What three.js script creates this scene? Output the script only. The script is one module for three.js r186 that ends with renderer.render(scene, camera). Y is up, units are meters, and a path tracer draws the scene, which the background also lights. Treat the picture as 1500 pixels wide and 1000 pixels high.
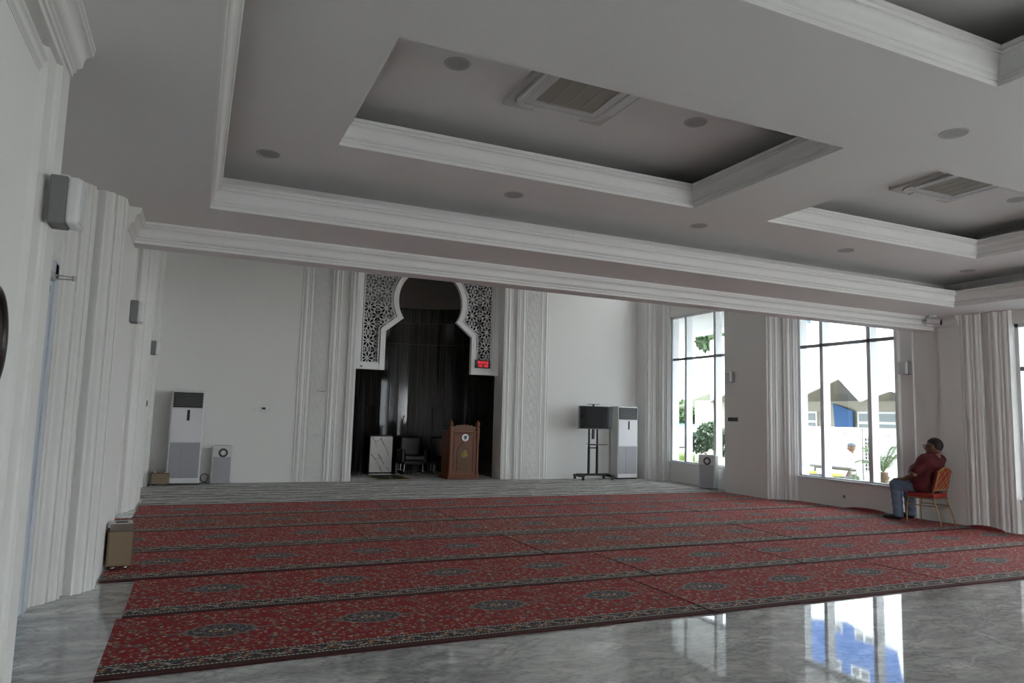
import * as THREE from 'three';
import { RoundedBoxGeometry } from 'three/addons/geometries/RoundedBoxGeometry.js';
import { mergeGeometries, mergeVertices, toCreasedNormals } from 'three/addons/utils/BufferGeometryUtils.js';
import { ImprovedNoise } from 'three/addons/math/ImprovedNoise.js';

// ---------------------------------------------------------------- camera, sky, exposure
const scene = new THREE.Scene();
const camera = new THREE.PerspectiveCamera(2 * Math.atan(500 / 1031.34) * 180 / Math.PI, 1.5, 0.05, 400);
camera.position.set(0, 1.53, 0);
camera.rotation.order = 'YXZ';
camera.rotation.set(0.10561, -0.41906, 0.02728);
scene.add(camera);
scene.background = new THREE.Color().setRGB(0.93, 0.97, 1.0);      // bright overcast sky
scene.backgroundIntensity = 10;
const sun = new THREE.DirectionalLight(new THREE.Color().setRGB(1, 0.95, 0.86), 2);   // hazy sun, standing behind the hall's left side
sun.position.set(-14, 40, -6); sun.target.position.set(16, 0, -14);
sun.castShadow = true; sun.shadow.radius = 12; sun.shadow.mapSize.set(2048, 2048);
Object.assign(sun.shadow.camera, { left: -50, right: 50, top: 50, bottom: -50, near: 1, far: 140 });
scene.add(sun, sun.target);
const renderer = new THREE.WebGLRenderer({ antialias: true });
renderer.toneMapping = THREE.LinearToneMapping;
renderer.toneMappingExposure = 1.18;
renderer.shadowMap.enabled = true;

// ---------------------------------------------------------------- helpers
let seed = 7;
const rnd = () => { seed = (seed * 1664525 + 1013904223) >>> 0; return seed / 4294967296; };
const rr = (a, b) => a + (b - a) * rnd();
const noise = new ImprovedNoise();
const fbm = (x, y, z, n = 4) => { let s = 0, a = 0.5, f = 1; for (let i = 0; i < n; i++) { s += a * noise.noise(x * f, y * f, z * f + i * 7.1); a *= 0.5; f *= 2.03; } return s; };
const V = (x, y, z) => new THREE.Vector3(x, y, z);
const rgb = (r, g, b) => new THREE.Color().setRGB(r, g, b);
const mat = (r, g, b, rough = 0.8, extra = {}) => new THREE.MeshStandardMaterial({ color: rgb(r, g, b), roughness: rough, ...extra });
const taken = {};
const numbered = (n) => { const k = taken[n] ?? 0; taken[n] = k + 1; return k ? n + '_' + String(k).padStart(3, '0') : n; };
function mesh(name, geo, m, parent) {
  const o = new THREE.Mesh(geo, m); o.castShadow = o.receiveShadow = true;
  o.name = parent ? name : numbered(name); (parent ?? scene).add(o); return o;
}
function thing(name, label, category, [x, y, z] = [0, 0, 0], turn = 0, group) {
  const o = new THREE.Group(); o.name = numbered(name); o.position.set(x, y, z); o.rotation.y = turn;
  o.userData = { label, category }; if (group) o.userData.group = group; scene.add(o); return o;
}
function tag(o, label, category, group, kind) { Object.assign(o.userData, { label, category }); if (group) o.userData.group = group; if (kind) o.userData.kind = kind; return o; }
function struct(name, label) { const o = new THREE.Group(); o.name = name; o.userData = { kind: 'structure', label, category: name.split('_')[0] }; scene.add(o); return o; }
function copy(src, label, [x, y, z], turn) { const c = src.clone(); c.name = numbered(src.name.replace(/_\d\d\d$/, '')); c.userData = { ...src.userData, label }; c.position.set(x, y, z); if (turn !== undefined) c.rotation.y = turn; scene.add(c); return c; }
const plain = (g) => { const o = g.index ? g.toNonIndexed() : g; for (const k of Object.keys(o.attributes)) if (!['position', 'normal', 'uv'].includes(k)) o.deleteAttribute(k); return o; };
const merge = (...l) => mergeGeometries(l.flat().map(plain));
const bx = (w, h, d, x = 0, y = 0, z = 0) => new THREE.BoxGeometry(w, h, d).translate(x, y, z);
const span = (x0, x1, y0, y1, z0, z1) => bx(Math.abs(x1 - x0), Math.abs(y1 - y0), Math.abs(z1 - z0), (x0 + x1) / 2, (y0 + y1) / 2, (z0 + z1) / 2);
const rb = (w, h, d, r = 0.01, x = 0, y = 0, z = 0, s = 3) => new RoundedBoxGeometry(w, h, d, s, Math.min(r, w / 2.01, h / 2.01, d / 2.01)).translate(x, y, z);
const cyl = (r0, r1, h, x = 0, y = 0, z = 0, s = 20) => new THREE.CylinderGeometry(r0, r1, h, s).translate(x, y, z);
function rod(a, b, r, s = 8, r2 = r) {
  const d = b.clone().sub(a), g = new THREE.CylinderGeometry(r2, r, d.length(), s);
  g.applyQuaternion(new THREE.Quaternion().setFromUnitVectors(V(0, 1, 0), d.clone().normalize()));
  const c = a.clone().add(b).multiplyScalar(0.5); return g.translate(c.x, c.y, c.z);
}
const tube = (pts, r, seg = 24, rs = 6) => new THREE.TubeGeometry(new THREE.CatmullRomCurve3(pts.map((p) => p.isVector3 ? p : V(...p))), seg, r, rs);
// closed plan polygon (x, z) pushed up from y0 to y1
function plan(pts, y0, y1, crease = 0.6) {
  const s = new THREE.Shape(pts.map(([x, z]) => new THREE.Vector2(x, -z)));
  const g = new THREE.ExtrudeGeometry(s, { depth: y1 - y0, bevelEnabled: false, steps: 1 });
  g.rotateX(-Math.PI / 2).translate(0, y0, 0); return toCreasedNormals(plain(g), crease);
}
function holed(rect, holes, y0, y1) {   // slab in plan with rectangular openings
  const P = ([x0, x1, z0, z1]) => [[x0, -z0], [x1, -z0], [x1, -z1], [x0, -z1]].map((p) => new THREE.Vector2(...p));
  const s = new THREE.Shape(P(rect)); for (const h of holes) s.holes.push(new THREE.Path(P(h)));
  return new THREE.ExtrudeGeometry(s, { depth: y1 - y0, bevelEnabled: false }).rotateX(-Math.PI / 2).translate(0, y0, 0);
}
// moulding: profile [(out, up)] swept along a plan polyline, out = to the left of the path
function sweep(profile, path, y, closed = false) {
  const n = path.length, P = path.map(([x, z]) => new THREE.Vector2(x, z)), segs = closed ? n : n - 1, nor = [];
  for (let i = 0; i < segs; i++) { const d = P[(i + 1) % n].clone().sub(P[i]).normalize(); nor.push(new THREE.Vector2(d.y, -d.x)); }
  const mit = P.map((_, i) => { const a = closed ? nor[(i + segs - 1) % segs] : nor[Math.max(0, i - 1)], b = nor[Math.min(i, segs - 1) % segs]; return a.clone().add(b).divideScalar(1 + a.dot(b)); });
  const at = (i, [o, u]) => [P[i].x + mit[i].x * o, y + u, P[i].y + mit[i].y * o], pos = [];
  for (let i = 0; i < segs; i++) for (let k = 0; k < profile.length - 1; k++) {
    const j = (i + 1) % n, a = at(i, profile[k]), b = at(j, profile[k]), c = at(j, profile[k + 1]), d = at(i, profile[k + 1]);
    pos.push(...a, ...c, ...b, ...a, ...d, ...c);
  }
  if (!closed) for (const [i, f] of [[0, 1], [n - 1, 0]]) {
    const pp = profile.map((p) => new THREE.Vector2(...p));
    for (const t of THREE.ShapeUtils.triangulateShape(pp, [])) { const q = t.map((k) => at(i, profile[k])); pos.push(...(f ? [...q[0], ...q[1], ...q[2]] : [...q[0], ...q[2], ...q[1]])); }
  }
  const g = new THREE.BufferGeometry(); g.setAttribute('position', new THREE.Float32BufferAttribute(pos, 3));
  g.setAttribute('uv', new THREE.Float32BufferAttribute(new Float32Array(pos.length / 3 * 2), 2));
  return toCreasedNormals(g, 0.5);
}
function arc(cx, cy, r, a0, a1, n = 6) { return Array.from({ length: n + 1 }, (_, i) => { const a = (a0 + (a1 - a0) * i / n) * Math.PI / 180; return [cx + r * Math.cos(a), cy + r * Math.sin(a)]; }); }
function crownProfile(h = 0.23, p = 0.1) {
  const a = [[0, 0], [0.012, 0], [0.012, 0.032], [0.02, 0.034], ...arc(0.018, 0.043, 0.008, -60, 70, 4), [0.018, 0.054]];
  const ov = arc(0.02, 0.1, 0.032, -80, -2, 6).map(([x, y]) => [x, y - 0.006]);
  const cove = arc(0.094, 0.118, 0.04, 180, 92, 7).map(([x, y]) => [x, y * 1.25 - 0.03]);
  const top = [[0.092, 0.178], ...arc(0.09, 0.187, 0.007, -60, 70, 4), [0.09, 0.196], [0.1, 0.2], [0.1, 0.23], [0, 0.23]];
  return [...a, ...ov, [0.052, 0.108], [0.054, 0.114], ...cove, ...top].map(([x, y]) => [x * p / 0.1, y * h / 0.23]);
}
function canvas(w, h, draw, srgb = true) {
  const c = document.createElement('canvas'); c.width = w; c.height = h; draw(c.getContext('2d'), w, h);
  const t = new THREE.CanvasTexture(c); if (srgb) t.colorSpace = THREE.SRGBColorSpace; t.wrapS = t.wrapT = THREE.RepeatWrapping; return t;
}
function pixels(w, h, fn, srgb = true) {
  const d = new Uint8Array(w * h * 4);
  for (let j = 0; j < h; j++) for (let i = 0; i < w; i++) { const c = fn(i / w, j / h), k = (j * w + i) * 4; d[k] = c[0]; d[k + 1] = c[1]; d[k + 2] = c[2]; d[k + 3] = 255; }
  const t = new THREE.DataTexture(d, w, h); t.magFilter = THREE.LinearFilter; t.minFilter = THREE.LinearMipmapLinearFilter; t.generateMipmaps = true;
  if (srgb) t.colorSpace = THREE.SRGBColorSpace; t.wrapS = t.wrapT = THREE.RepeatWrapping; t.needsUpdate = true; return t;
}
// uv in metres from positions: axes a, b
function uvBy(g, a, b, sa = 1, sb = 1, oa = 0, ob = 0) {
  const p = g.attributes.position, u = new Float32Array(p.count * 2), G = [(i) => p.getX(i), (i) => p.getY(i), (i) => p.getZ(i)];
  for (let i = 0; i < p.count; i++) { u[2 * i] = (G[a](i) - oa) * sa; u[2 * i + 1] = (G[b](i) - ob) * sb; }
  g.setAttribute('uv', new THREE.BufferAttribute(u, 2)); return g;
}
const clamp = (v, a = 0, b = 1) => Math.min(b, Math.max(a, v));
// smooth surface of a signed distance function on a grid (surface nets)
function skin(sdf, lo, hi, cell) {
  const n = [0, 1, 2].map((k) => Math.ceil((hi[k] - lo[k]) / cell) + 1), N = n[0] * n[1] * n[2], F = new Float32Array(N);
  const id = (i, j, k) => (k * n[1] + j) * n[0] + i;
  for (let k = 0; k < n[2]; k++) for (let j = 0; j < n[1]; j++) for (let i = 0; i < n[0]; i++) F[id(i, j, k)] = sdf(lo[0] + i * cell, lo[1] + j * cell, lo[2] + k * cell);
  const vid = new Int32Array(N).fill(-1), pos = [], idx = [];
  const E = [[0, 1], [2, 3], [4, 5], [6, 7], [0, 2], [1, 3], [4, 6], [5, 7], [0, 4], [1, 5], [2, 6], [3, 7]];
  for (let k = 0; k < n[2] - 1; k++) for (let j = 0; j < n[1] - 1; j++) for (let i = 0; i < n[0] - 1; i++) {
    const v = []; let m = 0; for (let c = 0; c < 8; c++) { v[c] = F[id(i + (c & 1), j + (c >> 1 & 1), k + (c >> 2))]; if (v[c] < 0) m++; }
    if (m === 0 || m === 8) continue;
    let x = 0, y = 0, z = 0, q = 0;
    for (const [a, b] of E) if ((v[a] < 0) !== (v[b] < 0)) { const t = v[a] / (v[a] - v[b]); x += (a & 1) + t * ((b & 1) - (a & 1)); y += (a >> 1 & 1) + t * ((b >> 1 & 1) - (a >> 1 & 1)); z += (a >> 2) + t * ((b >> 2) - (a >> 2)); q++; }
    vid[id(i, j, k)] = pos.length / 3; pos.push(lo[0] + (i + x / q) * cell, lo[1] + (j + y / q) * cell, lo[2] + (k + z / q) * cell);
  }
  const st = [[0, 1, 2], [1, 2, 0], [2, 0, 1]];
  for (let k = 1; k < n[2] - 1; k++) for (let j = 1; j < n[1] - 1; j++) for (let i = 1; i < n[0] - 1; i++) {
    const f0 = F[id(i, j, k)];
    for (const [a, b, c] of st) {
      const e = [0, 0, 0]; e[a] = 1; const f1 = F[id(i + e[0], j + e[1], k + e[2])];
      if ((f0 < 0) === (f1 < 0)) continue;
      const B = [0, 0, 0], Cc = [0, 0, 0]; B[b] = 1; Cc[c] = 1;
      const q = [id(i, j, k), id(i - B[0], j - B[1], k - B[2]), id(i - B[0] - Cc[0], j - B[1] - Cc[1], k - B[2] - Cc[2]), id(i - Cc[0], j - Cc[1], k - Cc[2])].map((s) => vid[s]);
      if (q.some((s) => s < 0)) continue;
      if (f0 < 0) idx.push(q[0], q[1], q[2], q[0], q[2], q[3]); else idx.push(q[0], q[2], q[1], q[0], q[3], q[2]);
    }
  }
  const g = new THREE.BufferGeometry(); g.setAttribute('position', new THREE.Float32BufferAttribute(pos, 3)); g.setIndex(idx); g.computeVertexNormals();
  g.setAttribute('uv', new THREE.Float32BufferAttribute(new Float32Array(pos.length / 3 * 2), 2)); return g;
}
const smin = (a, b, k) => { const h = clamp(0.5 + 0.5 * (b - a) / k); return b + (a - b) * h - k * h * (1 - h); };
function bone(a, b, ra, rb_) {   // distance to a tapered capsule
  const dx = b[0] - a[0], dy = b[1] - a[1], dz = b[2] - a[2], L = dx * dx + dy * dy + dz * dz || 1e-9;
  return (x, y, z) => { const t = clamp(((x - a[0]) * dx + (y - a[1]) * dy + (z - a[2]) * dz) / L); return Math.hypot(x - a[0] - t * dx, y - a[1] - t * dy, z - a[2] - t * dz) - ra - t * (rb_ - ra); };
}
const ball = (c, r) => (x, y, z) => { const q = Math.hypot((x - c[0]) / r[0], (y - c[1]) / r[1], (z - c[2]) / r[2]); return (q - 1) * Math.min(...r); };
const blend = (list, k = 0.03) => (x, y, z) => { let d = list[0](x, y, z); for (let i = 1; i < list.length; i++) d = smin(d, list[i](x, y, z), k); return d; };

// ---------------------------------------------------------------- materials
const M = {
  wall: mat(0.84, 0.835, 0.81, 0.75), ceil: mat(0.84, 0.83, 0.82, 0.85), trim: mat(0.85, 0.845, 0.83, 0.55), frame: mat(0.8, 0.82, 0.85, 0.4),
  tinted: new THREE.MeshPhysicalMaterial({ color: rgb(0.76, 0.78, 0.79), roughness: 0, transmission: 1, thickness: 0, ior: 1.45 }),
  glass: new THREE.MeshPhysicalMaterial({ color: rgb(1, 1, 1), roughness: 0, transmission: 1, thickness: 0, ior: 1.45 }),
  black: mat(0.012, 0.012, 0.013, 0.45), dark: mat(0.03, 0.03, 0.032, 0.5), white: mat(0.8, 0.8, 0.8, 0.4), offwhite: mat(0.7, 0.71, 0.7, 0.45),
  silver: mat(0.42, 0.42, 0.43, 0.4), grey: mat(0.22, 0.22, 0.225, 0.6), chrome: mat(0.6, 0.6, 0.6, 0.25, { metalness: 1 }),
};
// veined grey-white marble, 4 m tile
M.marble = new THREE.MeshPhysicalMaterial({ roughness: 0.035, ior: 1.6, map: pixels(1024, 1024, (u, v) => {
  const per = (f) => { const x = u * 8, y = v * 8; const w = (a) => a * a * (3 - 2 * a), tx = w(clamp(u * 6 - 5)), ty = w(clamp(v * 6 - 5)); const s = (X, Y) => f(X, Y); return (s(x, y) * (1 - tx) + s(x - 8, y) * tx) * (1 - ty) + (s(x, y - 8) * (1 - tx) + s(x - 8, y - 8) * tx) * ty; };
  const c = per((x, y) => {
    const wx = fbm(x * 0.7, y * 0.9, 3, 3), wy = fbm(x * 0.8 + 9, y * 0.7, 8, 3);
    const cloud = fbm(x * 0.5 + wx, y * 1.6 + wy, 1, 4);
    const v1 = 1 - Math.abs(fbm(x * 0.7 + wx * 1.8 + y * 0.5, y * 2.0 + wy * 2, 5, 4)) * 7;
    const v2 = 1 - Math.abs(fbm(x * 2.4 - y * 1.4 + wy, y * 4.6 + wx * 2, 12, 4)) * 10;
    return cloud * 0.6 - clamp(v1) * 0.3 * clamp(0.5 + cloud * 2) - clamp(v2) * 0.22;
  });
  const g = 200 + c * 150; return [g, g + 1, g - 1];
}) });
M.marble.map.repeat.set(1 / 2.7, 1 / 2.7);
// polished dark stone with vertical veins
M.stone = [0, 1, 2].map((k) => { const t = pixels(128, 512, (u, v) => { const a = fbm(u * 9 + k * 13, v * 1.4, k * 3, 4), b = fbm(u * 40, v * 3 + k * 5, 4, 2); const g = clamp(40 + k * 4 + a * 52 + b * 26, 12, 110); return [g + 2, g, g - 2]; }); return new THREE.MeshPhysicalMaterial({ map: t, roughness: 0.1, ior: 1.5 }); });

// ================================================================ THE ROOM
const H1 = 3.35, H2 = 3.80, H3 = 4.22, HF = 6.2;           // low soffit, tray, coffer, high front ceiling
const CX = 5.035;                                          // axis of the prayer niche
const fl = struct('floor', 'polished grey veined marble floor');
mesh('marble_slab', uvBy(span(-1.6, 11.9, -0.25, 0, -19.6, 4.9), 0, 2), M.marble, fl);

// one fluted band of width w starting at u0: [(along, out)]
function band(u0, w, s = 1) {
  const p = [[0, 0], [0.04, 0.014], [0.12, 0.014], [0.14, 0.002]];
  for (let i = 0; i <= 6; i++) p.push([0.16 + 0.34 * i / 6, 0.004 + 0.026 * Math.sin(Math.PI * i / 6)]);
  p.push([0.52, 0.002], [0.54, 0.018], [0.62, 0.018], [0.63, 0.004]);
  for (let i = 0; i <= 5; i++) p.push([0.65 + 0.25 * i / 5, 0.004 + 0.016 * Math.sin(Math.PI * i / 5)]);
  p.push([0.91, 0.012], [0.99, 0.012], [1, 0]);
  return p.map(([u, o]) => [u0 + u * w, o * s]);
}
// plan points of two fluted bands with a deep gap between a and b; side = +1 / -1 says to which hand the room lies
function flutes(a, b, side, s = 1) {
  const d = [b[0] - a[0], b[1] - a[1]], L = Math.hypot(...d), t = [d[0] / L, d[1] / L], n = [t[1] * side, -t[0] * side];
  return [...band(0, 0.42 * L, s), [0.425 * L, -0.055], [0.565 * L, -0.055], ...band(0.57 * L, 0.43 * L, s)].map(([u, o]) => [a[0] + t[0] * u + n[0] * o, a[1] + t[1] * u + n[1] * o]);
}
// ---- left wall
const wl = struct('wall_left', 'white left wall with fluted pilasters between recessed bays');
mesh('pilaster', plan([[-1.4, -4.05], [-0.69, -4.05], [-0.69, -3.86], [-0.705, -3.855], [-0.705, -3.85], [-0.715, -3.84], [-0.715, -3.68], [-0.735, -3.67], [-0.745, -3.655], [-0.745, 4.6], [-1.4, 4.6]].reverse(), 0, H1 + 0.05), M.wall, wl);
mesh('bay_wall', span(-1.4, -1.1, 0, H1 + 0.05, -6.5, -4.05), M.wall, wl);
mesh('pilaster', plan([[-1.4, -6.45], [-1.1, -6.45], [-1.04, -6.45], ...flutes([-1.035, -6.5], [-0.67, -6.96], -1), [-0.67, -6.96], [-0.67, -8.35], [-1.05, -8.8], [-1.4, -8.8]], 0, HF), M.wall, wl);
mesh('bay_wall', span(-1.4, -1.05, 0, HF, -11.2, -8.75), M.wall, wl);
mesh('pilaster', plan([[-1.4, -11.1], [-1.05, -11.1], ...flutes([-1.05, -11.15], [-0.72, -12.05], -1), [-0.72, -12.05], [-0.72, -13.2], [-1.05, -13.5], [-1.4, -13.5]], 0, HF), M.wall, wl);
mesh('bay_wall', span(-1.4, -1.05, 0, HF, -15, -13.45), M.wall, wl);
mesh('pilaster', plan([[-1.4, -14.9], [-1.05, -14.9], ...flutes([-1.05, -14.95], [-0.74, -15.41], -1), [-0.74, -15.41], [-0.74, -16.1], [-1.4, -16.1]], 0, HF), M.wall, wl);
// ---- door with a closer arm in the left bay
const d1 = struct('door_1', 'white door and frame with bluish daylight put into the colour, closer arm');
mesh('door_frame', merge(span(-1.1, -1.04, 0, 2.6, -6.4, -6.28), span(-1.1, -1.04, 0, 2.6, -4.42, -4.3), span(-1.1, -1.04, 2.5, 2.6, -6.4, -4.3)), mat(0.62, 0.67, 0.72, 0.4), d1);  // bluish daylight put into the colour of frame and leaf
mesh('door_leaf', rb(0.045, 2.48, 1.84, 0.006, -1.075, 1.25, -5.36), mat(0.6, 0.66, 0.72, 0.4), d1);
const dc = thing('door_closer', 'slim metal door closer arm reaching out beside the fluted left pilaster', 'door closer', [0, 0, 0]);
mesh('arm', merge(rod(V(-1.03, 2.44, -6.02), V(-0.905, 2.472, -6.2), 0.006), rod(V(-1.03, 2.47, -6.02), V(-0.905, 2.49, -6.2), 0.005), cyl(0.012, 0.012, 0.04, -0.905, 2.48, -6.2)), M.chrome, dc);
mesh('housing', rb(0.05, 0.06, 0.22, 0.01, -1.025, 2.46, -5.98), M.silver, dc);
mesh('bracket', rb(0.03, 0.045, 0.03, 0.006, -1.028, 2.36, -5.98), M.silver, dc);

// ---- right wall: piers, sill walls and heads; the windows stand between them
const wr = struct('wall_right', 'white right wall of fluted piers between tall windows');
const XW = 11.15, XO = 11.45;
mesh('pier', plan([[XO, -16.1], [10.71, -16.1], [10.71, -15.41], ...flutes([10.71, -15.41], [XW, -14.95], -1), [XW, -14.95], [XO, -14.95]], 0, HF), M.wall, wr);
mesh('pier', plan([[XO, -12.7], [XW, -12.7], [10.71, -12.37], [10.71, -11.12], ...flutes([10.71, -11.12], [XW, -10.73], -1), [XW, -10.73], [XO, -10.73]], 0, HF), M.wall, wr);
mesh('pier', plan([[XO + 0.2, -8.5], [XW, -8.5], [XW, -8.46], [11.2, -8.44], [11.2, -8.21], [11.225, -8.2], [11.225, -7.73], [11.19, -7.72], [11.19, -7.37], ...flutes([11.2, -7.36], [11.26, -6.64], -1), [11.3, -6.62], [XO + 0.2, -6.62]], 0, HF), M.wall, wr);
mesh('pier', plan([[XO + 0.2, -4.4], [11.3, -4.4], ...flutes([11.26, -4.38], [11.2, -3.66], -1), [11.19, -3.66], [11.19, -3.16], ...flutes([11.2, -3.14], [11.26, -2.42], -1), [11.3, -2.4], [XO + 0.2, -2.4]], 0, H1 + 0.05), M.wall, wr);
mesh('pier', plan([[XO + 0.2, -0.2], [11.3, -0.2], [11.19, -0.1], [11.19, 4.9], [XO + 0.2, 4.9]], 0, H1 + 0.05), M.wall, wr);
const WIN = [[-14.95, -12.7, XW, 0.475, 4.2, HF], [-10.73, -8.5, XW, 0.475, 4.2, HF], [-6.62, -4.4, 11.3, 0.47, 3.14, H1 + 0.05], [-2.4, -0.2, 11.3, 0.47, 3.14, H1 + 0.05]];  // last window is out of view: carries on the row and adds light
WIN.forEach(([z0, z1, x, ys, yt, top], i) => {
  mesh('sill_wall', span(x, XO + 0.2, 0, ys, z0 - 0.02, z1 + 0.02), M.wall, wr);
  if (i < 2) { mesh('window_head', merge(span(x, XO + 0.2, yt, 4.95, z0 - 0.02, z1 + 0.02), span(x, XO + 0.2, 5.85, top, z0 - 0.02, z1 + 0.02)), M.wall, wr);
    const c = struct('window_' + (i + 5), 'unseen high window above the eave, added to light the front hall'); mesh('frame', merge(span(x + 0.1, x + 0.2, 4.95, 5.0, z0, z1), span(x + 0.1, x + 0.2, 5.8, 5.85, z0, z1), span(x + 0.1, x + 0.2, 4.95, 5.85, z0, z0 + 0.05), span(x + 0.1, x + 0.2, 4.95, 5.85, z1 - 0.05, z1)), M.frame, c); mesh('pane', span(x + 0.14, x + 0.146, 5.0, 5.8, z0 + 0.05, z1 - 0.05), M.glass, c);  // out of view, added to brighten the front hall
  } else mesh('window_head', span(x, XO + 0.2, yt, top, z0 - 0.02, z1 + 0.02), M.wall, wr);
  const w = struct('window_' + (i + 1), 'tall white framed window of narrow outer and wide middle panes');
  const fx = x + 0.05, f = 0.055, fd = 0.08, tr = i < 2 ? 3.09 : 2.45, m1 = z0 + 0.58, m2 = z1 - 0.58;
  mesh('frame', merge(span(fx, fx + fd + 0.1, ys, yt, z0, z0 + f), span(fx, fx + fd + 0.1, ys, yt, z1 - f, z1), span(fx, fx + fd, ys, ys + f, z0, z1), span(fx, fx + fd, yt - f, yt, z0, z1)), M.frame, w);
  mesh('sill', rb(0.1, 0.03, z1 - z0, 0.008, x + 0.03, ys + 0.012, (z0 + z1) / 2), M.frame, w);
  for (const m of [m1, m2]) mesh('mullion', span(fx + 0.005, fx + fd + 0.11, ys + f, yt - f, m - 0.04, m + 0.04), M.frame, w);
  mesh('transom', span(fx + 0.005, fx + fd, tr - 0.03, tr + 0.03, z0 + f, z1 - f), mat(0.3, 0.32, 0.35, 0.4), w);  // darker than the frame: backlit shade put into its colour
  for (const [a, b] of [[z0 + f, m1 - 0.045], [m1 + 0.045, m2 - 0.045], [m2 + 0.045, z1 - f]]) for (const [c, d] of [[ys + f, tr - 0.03], [tr + 0.03, yt - f]]) mesh('pane', span(fx + 0.02, fx + 0.026, c, d, a, b), M.tinted, w);
});
// ---- qibla wall with its portal
const wf = struct('wall_front', 'white front wall with moulded portal round the dark prayer niche');
const OL = 3.237, OR = 2 * CX - OL, ZQ = -15.85, ZN = -16.36;
const portal = (m) => {   // half of the portal in plan, mirrored for the other half
  const pts = [[-1.4, ZQ], [1.985, ZQ], ...band(1.985, 0.275, 0.9).map(([u, o]) => [u, ZQ + 0.01 + o]), [2.262, ZQ + 0.018], [2.628, ZQ + 0.018], ...band(2.63, 0.26, 1.0).map(([u, o]) => [u, ZQ + 0.03 + o]), [2.89, ZQ - 0.07], [3.04, ZQ - 0.07], ...band(3.04, 0.197, 0.9).map(([u, o]) => [u, ZQ + 0.02 + o]), [OL, ZQ], [OL, ZN], [-1.4, ZN]];
  return m ? pts.map(([x, z]) => [2 * CX - x, z]) : pts.reverse();
};
mesh('portal_wall', plan(portal(false), 0, HF), M.wall, wf);
mesh('portal_wall', plan(portal(true), 0, HF), M.wall, wf);
mesh('portal_head', span(OL, OR, 5.25, HF, ZN, ZQ - 0.02), M.wall, wf);
// girih line pattern: a net of bars on a grid of eight-pointed stars
function girih(x0, x1, y0, y1, s, ok, lite = false) {
  const out = [], seg = (a, b) => { const n = Math.max(1, Math.round(Math.hypot(b[0] - a[0], b[1] - a[1]) / 0.045)); for (let i = 0; i < n; i++) { const p = [a[0] + (b[0] - a[0]) * i / n, a[1] + (b[1] - a[1]) * i / n], q = [a[0] + (b[0] - a[0]) * (i + 1) / n, a[1] + (b[1] - a[1]) * (i + 1) / n]; if (ok((p[0] + q[0]) / 2, (p[1] + q[1]) / 2)) out.push([p, q]); } };
  for (let cy = y0; cy < y1 + s; cy += s) for (let cx = x0; cx < x1 + s; cx += s) {
    const P = (r, k) => [cx + s * r * Math.cos(k * Math.PI / 8), cy + s * r * Math.sin(k * Math.PI / 8)];
    for (let k = 0; k < 16; k += 2) {
      seg(P(0.5, k), P(0.27, k + 1)); seg(P(0.27, k + 1), P(0.5, k + 2));
      if (lite) { seg(P(0.27, k + 1), P(0.27, k + 3)); continue; }
      seg([cx, cy], P(0.27, k + 1)); seg(P(0.5, k + 1), P(0.27, k + 1));
    }
    for (let k = 0; k < 4; k++) { const a = P(0.5, k * 4), b = P(0.5, k * 4 + 2), c = P(0.7071, k * 4 + 2); seg(b, c); seg(a, [a[0] + (c[0] - a[0]), a[1] + (c[1] - a[1])]); const d = P(0.5, k * 4 + 4); seg(c, d); }
  }
  return out;
}
const bars = (segs, w, d, z) => segs.map(([p, q]) => { const L = Math.hypot(q[0] - p[0], q[1] - p[1]) + w * 0.7; return new THREE.BoxGeometry(L, w, d).rotateZ(Math.atan2(q[1] - p[1], q[0] - p[0])).translate((p[0] + q[0]) / 2, (p[1] + q[1]) / 2, z); });
for (const m of [0, 1]) {
  const X = (x) => m ? 2 * CX - x : x;
  const g = merge(bars(girih(2.445, 2.446, 0.2, 4.9, 0.32, (x, y) => x > 2.285 && x < 2.605 && y > 0.02 && y < 4.95, true).map(([p, q]) => [[X(p[0]), p[1]], [X(q[0]), q[1]]]), 0.014, 0.012, ZQ + 0.021));
  mesh('relief_strapwork', g, M.wall, wf);
}
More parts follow.
